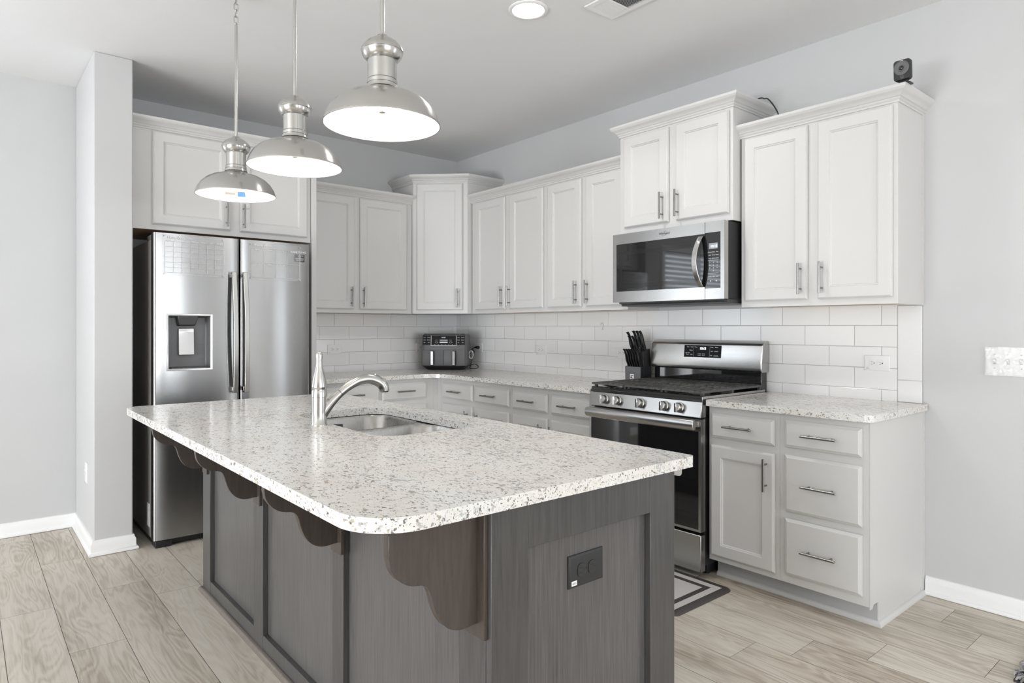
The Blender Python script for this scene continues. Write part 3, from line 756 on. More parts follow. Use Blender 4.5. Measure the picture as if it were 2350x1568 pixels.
# ------------------------------------------------------------------ range
t = thing('gas_range', 'freestanding stainless gas range with five knobs and black grates', 'range', (2.675, -0.33, 0))
X0, X1 = 2.296, 3.052
g = G(); g.box(X0 + 0.004, X1 - 0.004, 0.03, 0.625, 0.055, 0.878, RW); obj('body', g, M_SATINBLK, t, bevel=0.002)
g = G()
for u in (X0 + 0.04, X1 - 0.04):
    for d in (0.10, 0.56): g.cyl(RW.p(u, d, 0), RW.p(u, d, 0.058), 0.02, n=12)
g.box(X0 + 0.012, X1 - 0.012, 0.50, 0.60, 0.012, 0.056, RW)
obj('foot', g, M_BLACK, t)
g = G(); g.box(X0 + 0.001, X1 - 0.001, 0.625, 0.668, 0.030, 0.216, RW); obj('storage_drawer', g, M_STEEL, t, bevel=0.004)
# oven door
g = G(); DZ0, DZ1 = 0.232, 0.796; framed(g, X0, X1, DZ0, DZ1, X0 + 0.014, X1 - 0.014, DZ0 + 0.012, 0.735, 0.630, 0.668); od = obj('oven_door', g, M_STEEL, t)
g = G(); g.box(X0 + 0.014, X1 - 0.014, 0.632, 0.666, DZ0 + 0.012, 0.735, RW); obj('oven_glass', g, M_GLASSBLK, od)
g = G(); hz = 0.771
g.rings([[RW.p(u, d, z) for d, z in ((0.694, hz - 0.026), (0.712, hz - 0.026), (0.722, hz - 0.012), (0.723, hz + 0.008), (0.716, hz + 0.024), (0.694, hz + 0.026))] for u in (X0 + 0.012, X1 - 0.012)])
for u in (X0 + 0.030, X1 - 0.030): g.box(u - 0.014, u + 0.014, 0.667, 0.694, hz - 0.014, hz + 0.014, RW)
obj('handle', g, M_STEEL, od, bevel=0.003)
g = G(); u = 2.85; cx, cz = 2.905, 0.525
pts = [RW.p(cx + 0.034 * math.copysign(abs(math.cos(a)) ** 0.6, math.cos(a)), 0.6665, cz + 0.032 * math.copysign(abs(math.sin(a)) ** 0.6, math.sin(a))) for a in [2 * PI * k / 24 for k in range(24)]]
g.prism(pts, RW.p(0, 0.0008, 0)); obj('oven_sticker', g, M_LABEL, od)
# control strip with knobs
g = G(); g.hexa([RW.p(u, d, z) for u, d, z in ((X0, 0.60, 0.804), (X1, 0.60, 0.804), (X1, 0.672, 0.804), (X0, 0.672, 0.804), (X0, 0.60, 0.884), (X1, 0.60, 0.884), (X1, 0.655, 0.884), (X0, 0.655, 0.884))])
cs = obj('control_strip', g, M_STEEL, t, bevel=0.003)
nrm = RW.p(0, 0.978, 0.208)
for u in (2.426, 2.523, 2.683, 2.841, 2.936):
    p = RW.p(u - 0.012, 0.6640, 0.845)
    g = G(); g.lathe([(0.027, 0.0), (0.027, 0.006), (0.0225, 0.008), (0.0225, 0.026), (0.020, 0.030)], p, 28, True, True, nrm)
    k = obj('knob', g, M_STEEL, cs, smooth=35)
    g = G(); V = F(p, (1, 0, 0)); g.box(-0.006, 0.006, 0.026, 0.042, -0.021, 0.027, V); obj('knob_grip', g, M_CHROME, cs, bevel=0.002)
# cooktop, burners, grates
g = G(); g.box(X0, X1, 0.045, 0.655, 0.884, 0.902, RW); g.hexa([RW.p(u, d, z) for u, d, z in ((X0, 0.60, 0.880), (X1, 0.60, 0.880), (X1, 0.662, 0.884), (X0, 0.662, 0.884), (X0, 0.60, 0.914), (X1, 0.60, 0.914), (X1, 0.645, 0.914), (X0, 0.645, 0.914))])
obj('cooktop', g, M_GLASSBLK, t, bevel=0.004)
g = G(); g.box(X0 - 0.001, X0 + 0.004, 0.05, 0.655, 0.880, 0.910, RW); obj('side_trim', g, M_STEEL, t, bevel=0.001)
g = G(); g.box(X1 - 0.004, X1 + 0.001, 0.05, 0.655, 0.880, 0.910, RW); obj('side_trim', g, M_STEEL, t, bevel=0.001)
for u, d, r in ((2.45, 0.20, 0.035), (2.45, 0.47, 0.045), (2.675, 0.335, 0.04), (2.90, 0.20, 0.035), (2.90, 0.47, 0.05)):
    g = G(); g.lathe([(r + 0.014, 0), (r + 0.012, 0.008), (r, 0.010), (r, 0.018), (r - 0.006, 0.021)], RW.p(u, d, 0.902), 24, True, True); obj('burner', g, M_IRON, t)
for a, b in ((X0 + 0.006, 2.5465), (2.5495, 2.7995), (2.8025, X1 - 0.006)):
    g = G(); zt = 0.936; w = 0.006; f0, f1 = 0.075, 0.648
    def bar(u0, d0, u1, d1, h=0.011): g.box(min(u0, u1) - w, max(u0, u1) + w, min(d0, d1) - w, max(d0, d1) + w, zt - h, zt, RW)
    bar(a + w, f0, b - w, f0); bar(a + w, f1, b - w, f1); bar(a + w, f0, a + w, f1); bar(b - w, f0, b - w, f1)
    m = (a + b) / 2
    for k in range(1, 6):
        u = a + (b - a) * k / 6
        bar(u, f0, u, f0 + 0.21); bar(u, f1 - 0.21, u, f1)
        bar(u, f0 + 0.235, u, f1 - 0.235)
    bar(a + w, f0 + 0.14, m - 0.04, f0 + 0.14); bar(m + 0.04, f0 + 0.14, b - w, f0 + 0.14)
    bar(a + w, f1 - 0.14, m - 0.04, f1 - 0.14); bar(m + 0.04, f1 - 0.14, b - w, f1 - 0.14)
    bar(a + w, (f0 + f1) / 2, b - w, (f0 + f1) / 2)
    for u in (a + 0.012, b - 0.012):
        for d in (f0 + 0.005, (f0 + f1) / 2, f1 - 0.02): g.box(u - 0.008, u + 0.008, d - 0.008, d + 0.008, 0.902, zt - 0.005, RW)
    obj('grate', g, M_IRON, t, bevel=0.0015)
# backguard
g = G(); g.box(X0 + 0.010, X1 - 0.010, 0.012, 0.072, 0.88, 1.010, RW); obj('backguard_base', g, M_GLASSBLK, t, bevel=0.003)
g = G(); prof = [(0.014, 1.004), (0.014, 1.170), (0.030, 1.180), (0.060, 1.176), (0.082, 1.158), (0.098, 1.030), (0.092, 1.008), (0.078, 1.004)]
R = []
for u, s_ in ((X0 - 0.004, 0.0), (X0 + 0.004, 0.0), (X1 - 0.004, 0), (X1 + 0.004, 0)): R.append([RW.p(u, d, z) for d, z in prof])
g.rings(R); bgp = obj('backguard', g, M_STEEL, t, bevel=0.006, seg=3, smooth=35)
slope = lambda z: 0.082 + (1.158 - z) / 0.128 * 0.016
g = G(); q0, q1 = 1.077, 1.150
g.hexa([RW.p(u, slope(z) + e_, z) for z, e_, us in ((q0, 0, 0), ) for u in (0, )] if False else
       [RW.p(2.545, slope(q0) - 0.002, q0), RW.p(2.800, slope(q0) - 0.002, q0), RW.p(2.800, slope(q0) + 0.0015, q0), RW.p(2.545, slope(q0) + 0.0015, q0),
        RW.p(2.545, slope(q1) - 0.002, q1), RW.p(2.800, slope(q1) - 0.002, q1), RW.p(2.800, slope(q1) + 0.0015, q1), RW.p(2.545, slope(q1) + 0.0015, q1)])
dp = obj('display', g, M_PANELBLK, bgp)
class Tilt(F):
    def p(s, u, d, z): return RW.p(u, slope(z) + 0.0018 + d, z)
TB = Tilt((0, 0, 0), (1, 0, 0))
g = G(); text_geo(g, '10:15', TB, 2.676, 1.124, 0, 0.020, bold=0.0006); obj('clock_digits', g, M_DIGIT, dp, clean=False)
g = G()
for s_, u, z in (('Bake', 2.572, 1.136), ('Broil', 2.598, 1.136), ('Warm', 2.594, 1.116), ('Self Clean', 2.572, 1.100), ('Timer', 2.570, 1.091), ('Light', 2.598, 1.091), ('Delay', 2.627, 1.136),
                 ('Keep', 2.738, 1.136), ('Steam', 2.768, 1.136), ('OFF', 2.738, 1.112), ('START', 2.768, 1.112), ('Lock', 2.735, 1.088), ('CANCEL', 2.768, 1.086), ('0', 2.654, 1.090), ('1', 2.682, 1.090)):
    text_geo(g, s_, TB, u, z, 0, 0.0085)
for u in (2.654, 2.682):
    for a, b, c_, d_ in ((-.009, .009, -.003, -.0022), (-.009, .009, .0092, .010), (-.009, -.0082, -.003, .010), (.0082, .009, -.003, .010)): g.box(u + a, u + b, 0, 0.0002, 1.090 + c_, 1.090 + d_, TB)
g.box(2.6115, 2.6121, 0, 0.0002, 1.082, 1.145, TB); g.box(2.7235, 2.7241, 0, 0.0002, 1.082, 1.145, TB)
obj('key_legends', g, M_INK, dp, clean=False)

# ------------------------------------------------------------------ kitchen island
IX0, IX1, IY0, IY1 = 1.596, 3.825, -2.605, -1.946
t = thing('kitchen_island', 'dark-stained wooden island base with panelled sides and scrolled corbels', 'island', (2.71, -2.28, 0))
LF = F((0, IY0 + 0.020, 0), (1, 0, 0))          # seating side, d out of the recessed panel
EF = F((IX1 - 0.020, 0, 0), (0, 1, 0))          # end facing the camera
g = G(); g.box(IX0 + 0.002, IX1 - 0.020, IY0 + 0.020, IY0 + 0.036, 0.0, ZB); obj('side_panel', g, M_PANEL, t)
g = G(); g.box(IX1 - 0.036, IX1 - 0.020, IY0 + 0.036, IY1 - 0.020, 0.0, ZB); obj('end_panel', g, M_PANEL, t)
g = G(); g.box(IX0, IX0 + 0.018, IY0 + 0.036, IY1 - 0.020, 0.0, ZB); obj('end_panel', g, M_WOOD, t)
g = G(); g.box(IX0 + 0.018, IX1 - 0.036, IY1 - 0.038, IY1 - 0.020, TK, ZB); g.box(IX0 + 0.018, IX1 - 0.036, IY0 + 0.04, IY1 - 0.09, 0.0, TK); obj('carcass', g, M_WOOD, t)
BK = F((0, IY1 - 0.020, 0), (-1, 0, 0))
for k in range(4):
    u0, u1 = IX0 + 0.03 + 0.548 * k, IX0 + 0.03 + 0.548 * k + 0.53
    g = G(); g.panel(BK, -u1, -u0, 0.13, 0.845, door_loops(0.057)); d = obj('door', g, M_WOOD, t, smooth=25)
    pull(BK, -(u0 + 0.04 if k % 2 else u1 - 0.04), 0.75, 0.019, True, d)
STILES = ((IX0, 1.711), (2.305, 2.408), (3.022, 3.100), (3.701, IX1 - 0.0205))
for a, b in STILES:
    g = G(); g.box(a, b, 0.0, 0.020, 0.0, ZB, LF); obj('stile', g, M_WOOD, t, bevel=0.0015)
for (_, a), (b, _) in zip(STILES, STILES[1:]):
    g = G(); g.box(a, b, 0.0, 0.019, 0.0, 0.075, LF); obj('bottom_rail', g, M_WOOD, t, bevel=0.001)
    g = G(); g.box(a, b, 0.0, 0.019, 0.80, ZB, LF); obj('top_rail', g, M_WOOD, t, bevel=0.001)
for a, b in ((IY0, -2.497), (-2.054, IY1)):
    g = G(); g.box(a, b, 0.0005, 0.020, 0.0, ZB, EF); obj('stile', g, M_WOOD, t, bevel=0.0015)
g = G(); g.box(-2.497, -2.054, 0.0, 0.0195, 0.753, ZB, EF); obj('top_rail', g, M_WOOD, t, bevel=0.001)
g = G(); g.box(-2.497, -2.054, 0.0, 0.0195, 0.0, 0.085, EF); obj('bottom_rail', g, M_WOOD, t, bevel=0.001)
g = G(); sweep(g, [(IX0, IY1 - 0.04), (IX0, IY0), (IX1, IY0), (IX1, IY1)], SHOE, 0); obj('shoe_molding', g, M_SHOE, t)
# scrolled corbels: side outline (distance out, height)
def smooth_curve(pts, n=6):
    out = []
    for i in range(len(pts) - 1):
        p0 = pts[max(i - 1, 0)]; p1, p2 = pts[i], pts[i + 1]; p3 = pts[min(i + 2, len(pts) - 1)]
        for k in range(n):
            q = k / n
            out.append(tuple(0.5 * ((2 * b) + (c - a) * q + (2 * a - 5 * b + 4 * c - d) * q * q + (3 * b - a - 3 * c + d) * q ** 3) for a, b, c, d in zip(p0, p1, p2, p3)))
    out.append(pts[-1]); return out
CB = [(0.0, 0.845), (0.222, 0.845), (0.222, 0.795)] + smooth_curve([(0.222, 0.795), (0.216, 0.770), (0.200, 0.747), (0.180, 0.732), (0.160, 0.725), (0.143, 0.722), (0.130, 0.714), (0.122, 0.698), (0.114, 0.670), (0.102, 0.642), (0.083, 0.618), (0.060, 0.605), (0.036, 0.601), (0.012, 0.603)])[1:] + [(0.0, 0.603)]
for xc in (1.663, 2.368, 3.073, 3.778):
    SF = F((xc, IY0, 0), (1, 0, 0))
    g = G(); g.prism([SF.p(-0.011, d + 0.010, z) for d, z in CB], (0.022, 0, 0)); cbo = obj('corbel', g, M_CORBEL, t, bevel=0.0012, smooth=30)
    g = G(); g.box(-0.036, 0.036, 0.0005, 0.0115, 0.572, ZB - 0.001, SF); obj('back_plate', g, M_CORBEL, cbo, bevel=0.001)
    g = G(); g.box(-0.030, 0.022, 0.012, 0.240, 0.845, ZB - 0.001, SF); obj('top_plate', g, M_CORBEL, cbo, bevel=0.001)

# island worktop with the sink cut-out
SX0, SX1, SY0, SY1 = 2.268, 3.030, -2.432, -2.026
hole = rounded([(SX0, SY0), (SX1, SY0), (SX1, SY1), (SX0, SY1)], [0.085] * 4, 10)
ol = rounded([(1.545, -2.925), (3.866, -2.925), (3.866, -1.903), (1.545, -1.903)], [0.06, 0.125, 0.02, 0.04], 12)
g = G(); slab(g, ol, ZB, ZT, [hole])
set_props(obj('island_worktop', g, M_GRANITE, loc=(2.7, -2.4, ZB), bevel=0.007, seg=3), 'large rounded-corner speckled granite worktop on the dark island', 'countertop')
# undermount sink, two bowls
t = thing('sink', 'double-bowl stainless sink set under the island worktop', 'sink', (2.65, -2.23, 0.66))
g = G()
def bowl(g, a0, a1, b0, b1, zr, zb, r):
    Rg = []
    for ins, z, rr in ((0, zr, r), (0.004, zr - 0.01, r), (0.012, zb + 0.05, r), (0.03, zb + 0.012, r * 0.8), (0.06, zb, r * 0.6)):
        Rg.append([Vector((p.x, p.y, z)) for p in rounded([(a0 + ins, b0 + ins), (a1 - ins, b0 + ins), (a1 - ins, b1 - ins), (a0 + ins, b1 - ins)], [rr] * 4, 8)])
    g.rings(Rg, False, True)
bowl(g, SX0 - 0.004, 2.640, SY0 - 0.004, SY1 + 0.004, ZB - 0.0035, 0.665, 0.085); bl = obj('bowl', g, M_SINK, t, smooth=50)
g = G(); bowl(g, 2.664, SX1 + 0.004, SY0 - 0.004, SY1 + 0.004, ZB - 0.0035, 0.675, 0.085); br_ = obj('bowl', g, M_SINK, t, smooth=50)
g = G(); rc = lambda a0, a1, b0, b1: rounded([(a0, b0), (a1, b0), (a1, b1), (a0, b1)], [0.085] * 4, 8)
slab(g, [(SX0 - 0.03, SY0 - 0.03), (SX1 + 0.03, SY0 - 0.03), (SX1 + 0.03, SY1 + 0.03), (SX0 - 0.03, SY1 + 0.03)], ZB - 0.0055, ZB - 0.0035, [rc(SX0 - 0.004, 2.640, SY0 - 0.004, SY1 + 0.004), rc(2.664, SX1 + 0.004, SY0 - 0.004, SY1 + 0.004)])
obj('rim', g, M_SINK, t)
for b_, x, z in ((bl, 2.45, 0.665), (br_, 2.85, 0.675)):
    g = G(); g.lathe([(0.045, 0.0008), (0.042, 0.003), (0.030, 0.001), (0.028, -0.004)], (x, -2.23, z), 28, False, True); obj('drain', g, M_CHROME, b_)
g = G()
g.lathe([(0.016, 0), (0.018, 0.006), (0.014, 0.012), (0.017, 0.020), (0.018, 0.028), (0.0165, 0.031)], (2.650, -2.410, ZB - 0.003), 20, True, True)
g.box(2.662, 2.690, -2.418, -2.406, ZB - 0.003, ZB + 0.004)
set_props(obj('sink_stopper', g, M_RUBBER, loc=(2.65, -2.41, ZB - 0.003), bevel=0.001), 'small black rubber stopper on the near rim of the sink', 'sink stopper')

# faucet
FX, FY = 2.632, -2.476
t = thing('faucet', 'brushed nickel pull-out faucet with an upright lever handle', 'faucet', (FX, FY, ZT))
g = G(); g.lathe([(0.0295, 0), (0.0295, 0.004), (0.0275, 0.006), (0.0272, 0.05), (0.0272, 0.092), (0.0272, 0.104)], (FX, FY, ZT), 36, True, True)
SP = smooth_curve([(0.000, 0.032), (0.019, 0.055), (0.042, 0.080), (0.072, 0.108), (0.110, 0.137), (0.152, 0.158), (0.195, 0.163), (0.228, 0.153)], 5)
spp = [(FX + 0.10 * a, FY + a, ZT + z) for a, z in SP]
cut = 17
rad = lambda k, n: 0.0152 + 0.0110 * (1 - min(1, k / 16)) ** 1.15
g.tube(spp[:cut], [rad(k, len(spp)) for k in range(cut)], 24)
obj('body', g, M_NICKEL, t, smooth=45)
g = G(); pts = [Vector(spp[cut - 1]) + (Vector(spp[cut]) - Vector(spp[cut - 1])).normalized() * 0.002] + [Vector(p) for p in spp[cut:]]
e = pts[-1]; pts += [e + Vector((0.002, 0.016, -0.010)), e + Vector((0.003, 0.026, -0.026)), e + Vector((0.0035, 0.028, -0.040))]
rr = [0.0150 + 0.0066 * (k / (len(pts) - 1)) for k in range(len(pts))]; rr[-1] = 0.0195; rr[-2] = 0.0212; rr[-3] = 0.0214
g.tube(pts, rr, 24); hd = obj('spray_head', g, M_NICKEL, t, smooth=50)
g = G(); pe = pts[-1]; g.lathe([(0.0165, 0.0005), (0.0155, -0.004)], pe, 24, True, True)
for k in range(10): a = 2 * PI * k / 10; g.cyl(pe + Vector((0.011 * math.cos(a), 0.011 * math.sin(a), -0.004)), pe + Vector((0.011 * math.cos(a), 0.011 * math.sin(a), -0.006)), 0.0016, n=8)
obj('spray_nozzle', g, M_RUBBER, hd)
k0 = pts[-6]; g = G(); tv = (pts[-5] - pts[-7]).normalized(); up = Vector((-tv.x * tv.z, -tv.y * tv.z, 1 - tv.z ** 2)).normalized()
g.tube([k0 + up * 0.0150 - tv * 0.016, k0 + up * 0.0165 - tv * 0.012, k0 + up * 0.0168 + tv * 0.010, k0 + up * 0.0150 + tv * 0.016], [0.003, 0.0055, 0.0055, 0.003], 12); obj('spray_button', g, M_NICKEL, hd)
g = G(); _a, _b = Vector(spp[cut - 1]), Vector(spp[cut]); g.tube([_a, _a + (_b - _a).normalized() * 0.002], [0.01525, 0.01525], 24); obj('seam_ring', g, M_SATINBLK, t)
g = G(); g.lathe([(0.0283, 0.105), (0.0283, 0.126), (0.0270, 0.1285), (0.0270, 0.131)], (FX, FY, ZT), 36, True, True); obj('collar', g, M_NICKEL, t)
g = G(); g.lathe([(0.0262, 0.1315), (0.0262, 0.1365), (0.0280, 0.139), (0.0280, 0.143), (0.0272, 0.152), (0.0245, 0.170), (0.0185, 0.192), (0.0135, 0.212), (0.0112, 0.228), (0.0112, 0.238), (0.0122, 0.252), (0.0124, 0.260), (0.0108, 0.267), (0.0065, 0.2715), (0.001, 0.273)], (FX, FY, ZT), 36, True, True)
obj('lever_handle', g, M_NICKEL, t, smooth=60)

# ------------------------------------------------------------------ pendant lamps
PY = -2.55
t = thing('pendant_lamp', 'largest-looking brushed nickel dome pendant, nearest of the three over the island', 'pendant lamp', (3.241, PY, 1.85), 'dome pendants hanging over the island')
pc = (3.241, PY, 0)
g = G(); g.lathe([(0.0445, 1.954), (0.048, 1.950), (0.058, 1.942), (0.075, 1.9385), (0.100, 1.931), (0.125, 1.917), (0.146, 1.897), (0.160, 1.874), (0.167, 1.854), (0.1690, 1.8495), (0.1690, 1.8465), (0.1665, 1.8465)], pc, 72)
sh = obj('shade', g, M_NICKEL, t, smooth=50)
g = G(); g.lathe([(0.1668, 1.8470), (0.1655, 1.8545), (0.1585, 1.874), (0.1445, 1.8955), (0.1235, 1.9155), (0.099, 1.929), (0.075, 1.9365), (0.040, 1.940)], pc, 72, False, True); obj('shade_lining', g, M_ENAMEL, sh, smooth=60)
g = G(); g.lathe([(0.0422, 2.036), (0.0418, 1.980), (0.0398, 1.9785), (0.0398, 1.9765), (0.0440, 1.975), (0.0440, 1.9665), (0.0418, 1.9655), (0.0418, 1.9635), (0.0455, 1.962), (0.0470, 1.953)], pc, 48); obj('neck', g, M_NICKEL, t, smooth=45)
g = G(); g.lathe([(0.008, 2.112), (0.014, 2.110), (0.017, 2.104), (0.030, 2.098), (0.045, 2.088), (0.057, 2.074), (0.0605, 2.067), (0.0610, 2.062), (0.0590, 2.060), (0.0585, 2.054), (0.054, 2.044), (0.0465, 2.036), (0.041, 2.034)], pc, 48, True, False); obj('cap', g, M_NICKEL, t, smooth=40)
g = G(); g.cyl((3.241, PY, 2.108), (3.241, PY, 2.3605), 0.0066, n=20); g.cyl((3.241, PY, 2.3625), (3.241, PY, 2.600), 0.0066, n=20); g.lathe([(0.0066, 2.600), (0.0066, 2.606), (0.0045, 2.612), (0.003, 2.620)], pc, 20, True, True)
g.cyl((3.241, PY, 2.360), (3.241, PY, 2.363), 0.0058, n=16); obj('rod', g, M_NICKEL, t)
for k in range(4):
    zc = 2.632 + 0.029 * k; g = G(); ax = (1, 0) if k % 2 else (0, 1)
    ring = []
    for q in range(20):
        a = 2 * PI * q / 20; w, h = 0.0085 * math.cos(a), 0.013 * math.sin(a) + math.copysign(0.006, math.sin(a)) * (abs(math.sin(a)) > 0.01)
        ring.append((3.241 + ax[0] * w, PY + ax[1] * w, zc + h))
    g.tube(ring, 0.0021, 8, closed=True); obj('chain_link', g, M_NICKEL, t)
g = G(); g.lathe([(0.003, 2.732), (0.010, 2.736), (0.012, 2.744), (0.055, 2.750), (0.064, 2.762), (0.065, 2.776)], pc, 40, True, True); obj('canopy', g, M_NICKEL, t, smooth=40)
g = G(); pts = [(3.241 + 0.010 * math.sin(k * 1.3), PY + 0.008 * math.cos(k * 1.1), 2.612 + 0.0125 * k) for k in range(11)]; g.tube(pts, 0.0014, 6); obj('cord', g, M_CLEAR, t)
g = G(); g.lathe([(0.078, 1.934), (0.076, 1.922), (0.066, 1.910), (0.045, 1.900), (0.020, 1.8945), (0.008, 1.894)], pc, 48, False, True); df = obj('diffuser', g, M_DIFF, t, smooth=60)
g = G(); g.lathe([(0.003, 1.897), (0.0095, 1.894), (0.0095, 1.888), (0.0085, 1.884), (0.003, 1.883)], pc, 20, True, True); obj('finial', g, M_NICKEL, t)
for x, lb in ((2.587, 'middle of the three brushed nickel dome pendants over the island'), (1.9115, 'farthest brushed nickel dome pendant, with a chain and blue label showing')):
    r = dup(t, (x, PY, 1.85)); r['label'] = lb
    last = r
lining = 0
def sticker(a0, a1, z0, z1, m, nm):
    """label lying on the inner side of the farthest shade"""
    prof = [(0.1655, 1.8545), (0.1585, 1.874), (0.1445, 1.8955), (0.1235, 1.9155), (0.099, 1.929)]
    def rad_(z):
        for (r0, q0), (r1, q1) in zip(prof, prof[1:]):
            if q0 <= z <= q1: return r0 + (r1 - r0) * (z - q0) / (q1 - q0)
        return prof[-1][0]
    g = G(); n = 8; Rg = []
    for z in (z0, (z0 + z1) / 2, z1):
        Rg.append([Vector((1.9115 + (rad_(z) - 0.002) * math.cos(a0 + (a1 - a0) * k / n), PY + (rad_(z) - 0.002) * math.sin(a0 + (a1 - a0) * k / n), z - 0.001)) for k in range(n + 1)])
    g.rings(Rg, False, False, False); obj(nm, g, m, last, clean=False)
R_ = math.radians
sticker(R_(164), R_(181), 1.880, 1.888, M_TAN, 'tan_label'); sticker(R_(148), R_(160), 1.873, 1.893, M_BLUE, 'blue_label')

# ------------------------------------------------------------------ ceiling fittings
t = thing('recessed_light', 'round white recessed ceiling light switched on', 'ceiling light', (2.600, -1.416, CEIL - 0.006))
pc = (2.600, -1.416, 0)
g = G(); g.lathe([(0.094, CEIL - 0.0005), (0.094, CEIL - 0.004), (0.090, CEIL - 0.007), (0.079, CEIL - 0.008), (0.076, CEIL - 0.006), (0.076, CEIL - 0.0008)], pc, 64); obj('trim_ring', g, M_TRIM, t, smooth=50)
g = G(); g.lathe([(0.0755, CEIL - 0.004), (0.04, CEIL - 0.003), (0.005, CEIL - 0.003)], pc, 48, False, True); obj('lens', g, M_CAN, t)
def downlight(name, loc, power):
    l = bpy.data.lights.new(name, 'AREA'); l.shape = 'DISK'; l.size = 0.14; l.energy = power; l.color = (1.0, 0.985, 0.96)
    o = bpy.data.objects.new(name, l); COL.objects.link(o); o.location = loc; return o
downlight('recessed_lamp', (2.600, -1.416, CEIL - 0.012), 8)
downlight('added_fill_living', (7.500, -4.5, CEIL - 0.012), 10)  # added fill light out of view, with no fixture around it
t = thing('ceiling_vent', 'white slotted air vent on the ceiling at the top edge', 'vent', (2.98, -1.143, CEIL - 0.008))
g = G(); VX0, VX1, VY0, VY1 = 2.799, 3.16, -1.240, -1.046
for a in ((VX0, VX1, VY0, VY0 + 0.028), (VX0, VX1, VY1 - 0.028, VY1), (VX0, VX0 + 0.028, VY0 + 0.028, VY1 - 0.028), (VX1 - 0.028, VX1, VY0 + 0.028, VY1 - 0.028), (2.914, 2.926, VY0 + 0.028, VY1 - 0.028), (3.03, 3.042, VY0 + 0.028, VY1 - 0.028)):
    g.box(*a, CEIL - 0.010, CEIL - 0.002)
obj('frame', g, M_TRIM, t, bevel=0.002)
g = G(); g.box(VX0 + 0.02, VX1 - 0.02, VY0 + 0.02, VY1 - 0.02, CEIL - 0.002, CEIL - 0.0008); obj('backing', g, M_SLOT, t)
x = VX0 + 0.031
while x < VX1 - 0.034:
    if not any(a - 0.005 < x < b + 0.003 for a, b in ((2.914, 2.926), (3.03, 3.042))):
        g = G(); s_ = 1 if x < 2.915 else -1
        g.hexa([(x - 0.0005, VY0 + 0.028, CEIL - 0.0095), (x + 0.0005, VY0 + 0.028, CEIL - 0.0095), (x + 0.0005, VY1 - 0.028, CEIL - 0.0095), (x - 0.0005, VY1 - 0.028, CEIL - 0.0095),
                (x - 0.0005 + s_ * 0.006, VY0 + 0.028, CEIL - 0.003), (x + 0.0005 + s_ * 0.006, VY0 + 0.028, CEIL - 0.003), (x + 0.0005 + s_ * 0.006, VY1 - 0.028, CEIL - 0.003), (x - 0.0005 + s_ * 0.006, VY1 - 0.028, CEIL - 0.003)])
        obj('slat', g, M_TRIM, t)
    x += 0.0078

# ------------------------------------------------------------------ outlets and switches
def outlet(fr, u0, d, z0, label, m=M_WHITE, w=0.119, h=0.0765, slot=M_SLOT, sticker=True):
    t = thing('wall_outlet', label, 'outlet', fr.p(u0 + w / 2, d, z0))
    g = G(); g.panel(fr, u0, u0 + w, z0, z0 + h, [(0, d + 0.0004), (0, d + 0.003), (0.003, d + 0.006), (0.006, d + 0.0065)]); pl = obj('cover_plate', g, m, t)
    zc = z0 + h / 2
    for s_ in (-1, 1):
        uc = u0 + w / 2 + s_ * 0.0195
        pts = []
        for k in range(24):
            a = 2 * PI * k / 24; pts.append((max(-0.0135, min(0.0135, 0.0172 * math.cos(a))), 0.0172 * math.sin(a)))
        g = G(); g.prism([fr.p(uc + a, d + 0.006, zc + b) for a, b in pts], fr.W * 0.0026); so = obj('socket', g, m, t, bevel=0.0006)
        g = G(); e = d + 0.0087
        g.box(uc - 0.006, uc + 0.002, e, e + 0.0003, zc + 0.0045, zc + 0.0065, fr); g.box(uc - 0.006, uc + 0.002, e, e + 0.0003, zc - 0.0065, zc - 0.0045, fr)
        g.cyl(fr.p(uc + 0.0085, e, zc), fr.p(uc + 0.0085, e + 0.0003, zc), 0.0026, n=12); obj('slots', g, slot, so, clean=False)
    g = G(); g.cyl(fr.p(u0 + w / 2, d + 0.006, zc), fr.p(u0 + w / 2, d + 0.0073, zc), 0.0026, n=12); obj('screw', g, m, t)
    if sticker:
        g = G(); g.box(u0 + 0.008, u0 + 0.027, d + 0.0066, d + 0.0068, z0 + 0.006, z0 + 0.018, fr); s_ = obj('sticker', g, M_LABEL, t)
        g = G(); text_geo(g, 'GFCI', fr, u0 + 0.0175, z0 + 0.0095, d + 0.0069, 0.006); obj('sticker_print', g, M_INKDK, s_, clean=False)
    return t
outlet(FW, -1.260, 0.0072, 1.043, 'white wall outlet behind the faucet handle, left on the tiled fridge wall')
outlet(FW, -0.438, 0.0072, 1.043, 'white wall outlet half hidden behind the left side of the air fryer')
outlet(RW, 0.283, 0.0072, 1.042, 'white wall outlet with the air fryer plugged in')
outlet(RW, 1.100, 0.0072, 1.043, 'white wall outlet alone between the air fryer and knife block')
outlet(RW, 1.921, 0.0072, 1.043, 'white wall outlet partly hidden behind the knife block')
outlet(RW, 3.562, 0.0072, 1.042, 'white wall outlet right of the range, with a small sticker')
outlet(F((0, -2.935, 0), (1, 0, 0)), 0.425, 0.0, 0.36, 'white wall outlet low on the narrow partition wall', w=0.0765, h=0.115, sticker=False)
outlet(EF, -2.352, 0.0, 0.615, 'black outlet on the end panel of the island', M_SATINBLK, w=0.124, h=0.080, slot=M_BLACK)
t = thing('light_switch', 'white multi-gang toggle switch plate still in clear film, at the right edge', 'light switch', (4.175, -0.004, 1.05))
g = G(); g.panel(RW, 4.072, 4.282, 1.046, 1.170, [(0, 0.0004), (0, 0.003), (0.004, 0.0065), (0.008, 0.007)]); obj('cover_plate', g, M_WHITE, t)
